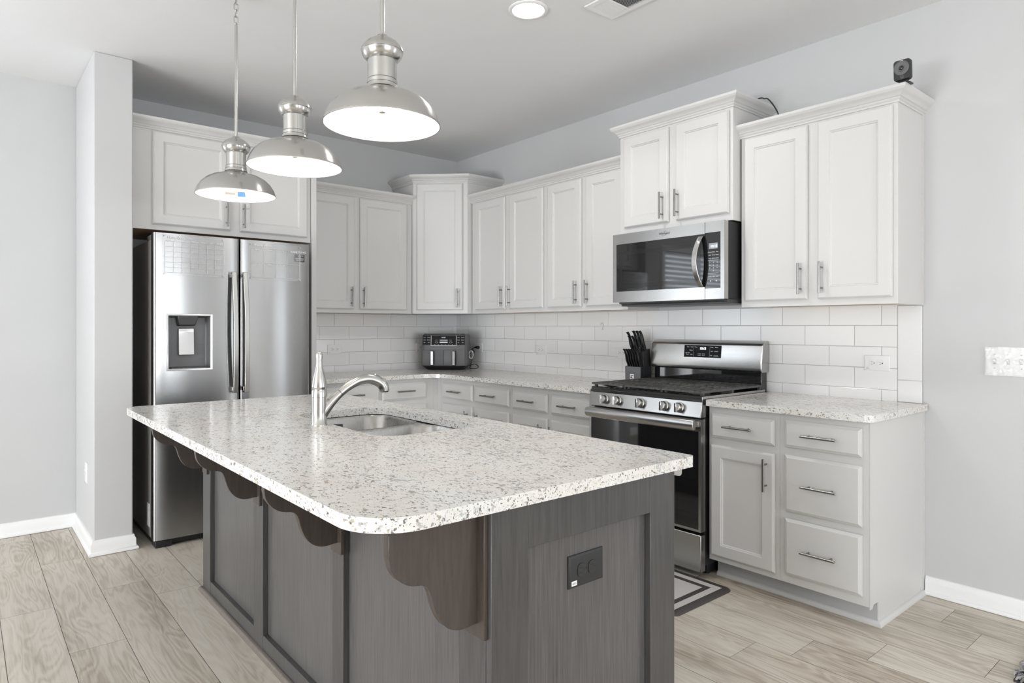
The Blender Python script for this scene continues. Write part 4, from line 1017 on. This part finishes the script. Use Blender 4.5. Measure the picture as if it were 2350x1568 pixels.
for k in range(4):
    u = 4.106 + 0.0475 * k
    g = G(); g.box(u - 0.0052, u + 0.0052, 0.007, 0.0085, 1.096, 1.120, RW); obj('toggle_slot', g, M_GREYPL, t)
    g = G(); g.hexa([RW.p(u + a, d, z) for a, d, z in ((-.0044, .0075, 1.100), (.0044, .0075, 1.100), (.004, .019, 1.1105), (-.004, .019, 1.1105), (-.0044, .0075, 1.116), (.0044, .0075, 1.116), (.004, .019, 1.118), (-.004, .019, 1.118))]); obj('toggle', g, M_WHITE, t, bevel=0.001)
    for z in (1.078, 1.138):
        g = G(); g.cyl(RW.p(u, 0.0068, z), RW.p(u, 0.0078, z), 0.003, n=12); obj('screw', g, M_GREYPL, t)
g = G(); rr_ = random.Random(5); nx, nz = 26, 14
Rg = [[RW.p(4.071 + 0.212 * i / nx, 0.009 + 0.0035 * rr_.random(), 1.045 + 0.126 * j / nz) for i in range(nx + 1)] for j in range(nz + 1)]
g.rings(Rg, False, False, False); obj('protective_film', g, M_FILM, t, smooth=180)

# ------------------------------------------------------------------ air fryer, turned to face out of the corner
c0 = 0.52; AF = F(DG.W * c0 + DG.U * (-0.022), (1, 1, 0))
t = thing('air_fryer', 'grey dual-drawer air fryer in the worktop corner', 'air fryer', AF.p(0, -0.14, ZT))
Z = ZT
def rr_ring(u, d0, d1, z, r, sh=0.0):
    pts = rounded([(-u, d0), (u, d0), (u, d1), (-u, d1)], [r] * 4, 5)
    return [AF.p(p.x, p.y, z) for p in pts]
g = G(); g.rings([rr_ring(0.150, -0.255, -0.035, Z + 0.002, 0.03), rr_ring(0.158, -0.26, -0.028, Z + 0.008, 0.03), rr_ring(0.191, -0.275, -0.004, Z + 0.035, 0.03), rr_ring(0.192, -0.275, -0.003, Z + 0.037, 0.03)])
for u in (-0.12, 0.12):
    for d in (-0.23, -0.06): g.cyl(AF.p(u, d, Z + 0.0004), AF.p(u, d, Z + 0.006), 0.012, n=12)
obj('base', g, M_BLACK, t, smooth=50)
g = G(); g.rings([rr_ring(0.194, -0.28, -0.004, Z + 0.037, 0.035), rr_ring(0.195, -0.28, -0.004, Z + 0.10, 0.035), rr_ring(0.193, -0.278, -0.006, Z + 0.20, 0.035), rr_ring(0.187, -0.275, -0.014, Z + 0.285, 0.035), rr_ring(0.184, -0.27, -0.018, Z + 0.297, 0.03)])
obj('housing', g, M_GREYPL, t, smooth=50)
g = G(); g.rings([rr_ring(0.181, -0.268, -0.018, Z + 0.297, 0.03), rr_ring(0.183, -0.268, -0.014, Z + 0.302, 0.03), rr_ring(0.180, -0.265, -0.018, Z + 0.309, 0.03)]); obj('lid', g, M_STEEL, t, smooth=50)
for s_ in (-1, 1):
    g = G(); a, b = (0.002, 0.180) if s_ > 0 else (-0.180, -0.002)
    g.panel(AF, a, b, Z + 0.039, Z + 0.170, [(0.0, -0.010), (0.0, -0.0012), (0.0015, 0.0005), (0.003, 0.0010)]); dw = obj('drawer', g, M_GREYPL, t)
    u = 0.092 * s_
    g = G(); g.hexa([AF.p(u + a_, d, z) for a_, d, z in ((-.013, .002, Z + .043), (.013, .002, Z + .043), (.011, .034, Z + .046), (-.011, .034, Z + .046), (-.013, .002, Z + .165), (.013, .002, Z + .165), (.011, .034, Z + .160), (-.011, .034, Z + .160))]); hn = obj('handle', g, M_BLACK, dw, bevel=0.003)
    g = G(); g.box(u - 0.0105, u + 0.0105, 0.0335, 0.0365, Z + 0.046, Z + 0.160, AF); obj('handle_trim', g, M_STEEL, dw, bevel=0.001)
g = G(); sl = lambda z: -0.0045 - (z - Z - 0.2) * 0.10
class TA(F):
    def p(s, u, d, z): return AF.p(u, sl(z) + d, z)
TF = TA((0, 0, 0), (1, 0, 0))
g.box(-0.180, 0.180, -0.006, 0.0022, Z + 0.214, Z + 0.292, TF); cp = obj('control_panel', g, M_PANELBLK, t)
g = G()
for a in ((-0.109, -0.1055, Z + 0.208, Z + 0.290), (0.1055, 0.109, Z + 0.208, Z + 0.290), (-0.109, 0.109, Z + 0.2045, Z + 0.208)): g.box(a[0], a[1], 0.0, 0.0028, a[2], a[3], TF)
obj('panel_outline', g, M_INK, cp)
g = G(); text_geo(g, 'NINJA', TF, -0.001, Z + 0.271, 0.0024, 0.013, bold=0.0004)
for s_ in (-1, 1):
    for k in range(3):
        for j in range(2): text_geo(g, ('MAX', 'ROAST', 'BAKE', 'REHEAT', 'FRY', 'DRY')[k * 2 + j], TF, s_ * 0.145 + (j - 0.5) * 0.036, Z + 0.272 - 0.021 * k, 0.0024, 0.0085)
    ring = [TF.p(s_ * 0.060 + 0.013 * math.cos(a), 0.0026, Z + 0.2345 + 0.005 * math.sin(a)) for a in [2 * PI * q / 20 for q in range(20)]]; g.tube(ring, 0.0008, 5, closed=True)
    for k in range(3): g.box(s_ * 0.060 - 0.011 + 0.008 * k, s_ * 0.060 - 0.008 + 0.008 * k, 0.0022, 0.0026, Z + 0.2515, Z + 0.2545, TF)
g.box(-0.034, 0.034, 0.0022, 0.0026, Z + 0.230, Z + 0.239, TF)
for k in range(6): g.box(-0.078 + 0.030 * k, -0.073 + 0.030 * k, 0.0022, 0.0026, Z + 0.2145, Z + 0.217, TF)
obj('key_legends', g, M_INK, cp, clean=False)
g = G(); g.box(-0.034, 0.034, 0.0022, 0.0026, Z + 0.246, Z + 0.258, TF); obj('display', g, M_LCD, cp)
# cord and plug
g = G(); P1 = AF.p(0.190, -0.20, Z + 0.03)
cd = smooth_curve([tuple(P1), tuple(P1 + AF.U * 0.05 + Vector((0, 0, 0.012))), tuple(AF.p(0.275, -0.16, Z + 0.020)), tuple(AF.p(0.262, -0.10, Z + 0.010)), tuple(AF.p(0.222, -0.09, Z + 0.008)), tuple(AF.p(0.206, -0.13, Z + 0.012)), tuple(AF.p(0.21, -0.22, Z + 0.08)), tuple(AF.p(0.225, -0.25, Z + 0.15)), (0.300, -0.050, 1.063), (0.350, -0.046, 1.083)], 8)
g.tube(cd, 0.0032, 8); co = obj('power_cord', g, M_BLACK, t, smooth=80)
g = G(); g.tube([(0.338, -0.047, 1.078), (0.352, -0.045, 1.083), (0.362, -0.040, 1.082), (0.3625, -0.018, 1.0805)], [0.005, 0.009, 0.0125, 0.0135], 14); obj('plug', g, M_BLACK, co)
g = G(); c_ = AF.p(0.210, -0.16, Z + 0.125)
for k in range(4):
    ring = [c_ + AF.W * (0.006 * (k - 1.5)) + AF.U * (0.018 * math.cos(a)) + Vector((0, 0, 0.034 * math.sin(a))) for a in [2 * PI * q / 22 for q in range(22)]]; g.tube(ring, 0.0035, 7, closed=True)
obj('cord_wrap', g, M_HOOK, t, smooth=80)

# ------------------------------------------------------------------ knife block with each knife
KX0, KX1 = 2.146, 2.274
t = thing('knife_block', 'black knife block with silver front, left of the range', 'knife block', (2.21, -0.12, ZT))
g = G(); sf = lambda pr: [(KX0, y, z) for y, z in pr]
g.prism(sf([(-0.130, ZT), (-0.058, ZT), (-0.078, 1.119), (-0.150, 1.100)]), (KX1 - KX0, 0, 0)); obj('body', g, M_SATINBLK, t, bevel=0.002)
g = G(); g.prism(sf([(-0.170, ZT), (-0.131, ZT), (-0.145, 1.008), (-0.172, 1.004)]), (KX1 - KX0, 0, 0)); fb = obj('front_box', g, M_SATINBLK, t, bevel=0.0015)
g = G(); g.hexa([(KX0 + 0.001, -0.1710, ZT + 0.001), (KX1 - 0.001, -0.1710, ZT + 0.001), (KX1 - 0.001, -0.1700, ZT + 0.001), (KX0 + 0.001, -0.1700, ZT + 0.001), (KX0 + 0.001, -0.1732, 1.003), (KX1 - 0.001, -0.1732, 1.003), (KX1 - 0.001, -0.1720, 1.003), (KX0 + 0.001, -0.1720, 1.003)]); obj('front_plate', g, mat('pewter_plate', (0.16, 0.16, 0.165), 0.3, 0.6), fb)
KF = F((KX0 + 0.058, -0.1722, 0), (1, 0, 0))
g = G(); g.box(-0.016, 0.016, 0, 0.0012, 0.921, 0.955, KF); lg = obj('emblem', g, M_INK, fb)
g = G(); g.box(-0.011, 0.011, 0.0012, 0.0016, 0.944, 0.949, KF); g.box(-0.011, 0.000, 0.0012, 0.0016, 0.927, 0.940, KF); g.box(0.004, 0.011, 0.0012, 0.0016, 0.927, 0.931, KF); obj('emblem_print', g, M_INKDK, lg, clean=False)
def knife_mesh(L, r):
    g = G(); pts = smooth_curve([(0, 0, -0.01), (0, 0.003, 0.1 * L), (0, -0.004, 0.35 * L), (0, -0.003, 0.6 * L), (0, -0.008, 0.84 * L), (0, -0.018, 0.98 * L), (0, -0.022, L)], 3)
    n = len(pts); R = []
    for i, (x, y, z) in enumerate(pts):
        q = i / (n - 1); s_ = r * (0.9 + 0.28 * math.sin(PI * min(1, q * 1.5)) + 0.25 * max(0, q - 0.7) * 3) * (1 if q < 0.93 else 1 - 7 * (q - 0.93))
        R.append([Vector((x + 0.60 * s_ * math.cos(a), y + 1.15 * s_ * math.sin(a), z)) for a in [2 * PI * k / 12 for k in range(12)]])
    g.rings(R); return g
def place_knife(proto, x, y, z, tilt, label, group, first):
    if first is None:
        g = knife_mesh(*proto); b = obj('knife', g, M_BLACK, smooth=60)
    else:
        b = first.copy(); COL.objects.link(b)
    b.location = (x, y, z); b.rotation_euler = (tilt, 0, 0)
    set_props(b, label, 'knife', group); return b
f1 = None
for k, w in enumerate(('first from the left', 'second from the left', 'third from the left', 'third from the right', 'second from the right', 'first from the right')):
    b = place_knife((0.118, 0.0075), KX0 + 0.014 + 0.0198 * k, -0.158, 1.008, 0.24, 'black-handled steak knife in the front row of the block, ' + w, 'steak knives in the front row of the knife block', f1); f1 = f1 or b
f2 = None
for k, (x, y, z, w) in enumerate(((2.162, -0.118, 1.108, 'leftmost tall black-handled knife at the back of the block'), (2.190, -0.094, 1.1155, 'second tall black-handled knife from the left at the back'), (2.217, -0.094, 1.1155, 'third tall black-handled knife from the left at the back'), (2.243, -0.094, 1.1155, 'rightmost tall black-handled knife, behind the scissors'))):
    b = place_knife((0.128, 0.0105), x, y, z, 0.26, w, 'large knives at the back of the knife block', f2); f2 = f2 or b
f3 = None
for x, w in ((2.178, 'left of two mid-height black-handled knives in the block'), (2.204, 'right of two mid-height black-handled knives in the block')):
    b = place_knife((0.105, 0.0095), x, -0.130, 1.1055, 0.26, w, 'mid-height knives in the knife block', f3); f3 = f3 or b
t = thing('kitchen_scissors', 'black-handled kitchen scissors standing in the knife block', 'scissors', (2.243, -0.138, 1.10))
for cx_, w_, hh in ((2.228, 0.0115, 0.036), (2.257, 0.0105, 0.038)):
    g = G(); zc = 1.158 + (0.010 if cx_ > 2.24 else -0.003); ring = []
    for q in range(26):
        a = 2 * PI * q / 26; dz_ = hh * math.sin(a); ring.append((cx_ + w_ * math.cos(a), -0.138 - 0.25 * (zc + dz_ - 1.10), zc + dz_))
    g.tube(ring, 0.0048, 8, closed=True)
    g.tube([(cx_, -0.138 - 0.25 * (zc - hh - 1.10), zc - hh + 0.002), (2.243 + (cx_ - 2.243) * 0.4, -0.137, 1.104)], [0.006, 0.0055], 10)
    obj('finger_loop', g, M_BLACK, t, smooth=60)
g = G(); g.box(2.2365, 2.2495, -0.1405, -0.1355, 1.088, 1.112); obj('pivot', g, M_STEEL, t, bevel=0.001)

# ------------------------------------------------------------------ small things
HF = F((1.799, -0.0072, 0), (1, 0, 0))
g = G(); g.tube([HF.p(u, d, z) for u, d, z in [(0.003, 0.003, 1.240), (0.003, 0.003, 1.2545), (0.010, 0.004, 1.262)] + [(0.000 + 0.013 * math.cos(a), 0.005, 1.2745 + 0.014 * math.sin(a)) for a in [R_(-40 + 22 * k) for k in range(11)]]], 0.0024, 8)
g.cyl(HF.p(0.003, 0.0004, 1.2445), HF.p(0.003, 0.003, 1.2445), 0.005, n=16)
set_props(obj('adhesive_hook', g, mat('translucent_hook', (0.62, 0.62, 0.61), 0.2), loc=HF.p(0, 0, 1.24), smooth=70), 'small clear question-mark shaped hook stuck on the tile', 'hook')

# security camera on the right crown
CT = 2.262 - 0.004 + 0.066
CF = F((3.850, -0.318, CT), (1, -0.02, 0))
t = thing('security_camera', 'small black security camera on top of the right wall cabinet', 'camera', CF.p(0, 0, 0))
g = G(); pts = rounded([(-0.032, -0.024), (0.032, -0.024), (0.032, 0.024), (-0.032, 0.024)], [0.007] * 4, 4)
g.rings([[CF.p(p.x, p.y, z) for p in pts] for z in (0.0, 0.004)]); g.box(-0.018, 0.018, -0.006, 0.010, 0.004, 0.020, CF); obj('stand', g, M_BLACK, t)
pts = rounded([(-0.034, 0.017), (0.034, 0.017), (0.034, 0.105), (-0.034, 0.105)], [0.012] * 4, 5)
g = G(); tl = lambda z: 0.010 + (z - 0.06) * 0.05
g.rings([[CF.p(u.x * k, d + tl(u.y), 0.061 + (u.y - 0.061) * k) for u in pts] for k, d in ((0.94, -0.014), (1.0, -0.010), (1.0, 0.010), (0.95, 0.014))]); bd = obj('housing', g, M_SATINBLK, t, smooth=40)
ax = (CF.W + Vector((0, 0, -0.05))).normalized()
lc = CF.p(0, 0.026, 0.068)
g = G(); g.lathe([(0.0305, -0.001), (0.0305, 0.002), (0.028, 0.0025), (0.0265, 0.001), (0.016, 0.0005), (0.0145, 0.003), (0.012, 0.003), (0.010, 0.001)], lc, 36, False, True, ax); obj('lens_ring', g, M_GREYPL, bd)
g = G(); g.lathe([(0.0095, 0.0005), (0.0085, 0.0025), (0.004, 0.0045), (0.0005, 0.005)], lc, 24, False, True, ax); obj('lens', g, M_GLASSBLK, bd)
g = G(); g.lathe([(0.0085, 0.0), (0.0085, 0.0015), (0.0065, 0.002)], CF.p(0.001, 0.0225, 0.030), 20, True, True, ax); obj('button', g, M_DKGREY, bd)
g = G(); g.box(-0.006, 0.006, 0.0255, 0.0275, 0.0975, 0.1005, CF); obj('status_light', g, M_WHITE, bd)
g = G(); g.tube(smooth_curve([(3.050, -0.20, 2.4905), (3.110, -0.20, 2.4905), (3.130, -0.20, 2.482), (3.150, -0.20, 2.476), (3.178, -0.20, 2.440), (3.205, -0.20, 2.39), (3.222, -0.20, 2.330), (3.228, -0.20, 2.268)], 6), 0.0035, 8)
set_props(obj('cable', g, M_BLACK, loc=(3.15, -0.2, 2.4), smooth=80), 'thin black cable arching between the two wall cabinet tops', 'cable')

# kitchen mat in front of the range
t = thing('kitchen_mat', 'cushioned mat with dark and light bands on the floor by the range', 'mat', (2.85, -0.895, 0))
a0, a1, b0, b1 = 2.47, 3.232, -1.122, -0.672
def mring(i, z, r): return [Vector((p.x, p.y, z)) for p in rounded([(a0 + i, b0 + i), (a1 - i, b0 + i), (a1 - i, b1 - i), (a0 + i, b1 - i)], [max(r, 0.0008)] * 4, 6)]
g = G(); g.rings([mring(0.0, 0.0005, 0.03), mring(0.0, 0.006, 0.03), mring(0.006, 0.011, 0.026), mring(0.036, 0.012, 0.002)], True, False); obj('outer_border', g, M_MATDK, t, smooth=60)
g = G(); g.rings([mring(0.036, 0.012, 0.002), mring(0.072, 0.0121, 0.002)], False, False); obj('light_band', g, M_MATLT, t)
g = G(); g.rings([mring(0.072, 0.0121, 0.002), mring(0.101, 0.0121, 0.002)], False, False); obj('inner_border', g, M_MATDK, t)
g = G(); g.rings([mring(0.101, 0.0121, 0.002), mring(0.18, 0.0122, 0.002)], False, True); obj('center_panel', g, M_MATLT, t)

# shaggy rug corner at the lower right
t = thing('shag_rug', 'grey shaggy chenille rug poking in at the lower right corner', 'rug', (4.58, -0.45, 0))
g = G(); g.box(4.312, 4.90, -0.632, -0.20, 0.0005, 0.008); obj('backing', g, M_RUBBER, t)
g = G(); rr_ = random.Random(9)
for i in range(44):
    for j in range(33):
        x = 4.318 + 0.0133 * i + rr_.uniform(-.003, .003); y = -0.626 + 0.0133 * j + rr_.uniform(-.003, .003)
        a = rr_.uniform(0, 2 * PI); l = rr_.uniform(0.010, 0.020); h = rr_.uniform(0.016, 0.027)
        g.tube([(x, y, 0.006), (x + 0.4 * l * math.cos(a), y + 0.4 * l * math.sin(a), h), (x + l * math.cos(a), y + l * math.sin(a), h + 0.002), (x + 1.35 * l * math.cos(a), y + 1.35 * l * math.sin(a), h - 0.006)], [0.0042, 0.0046, 0.0046, 0.0028], 6)
set_props(obj('pile', g, M_SHAG, t, smooth=180, clean=False), kind='stuff')
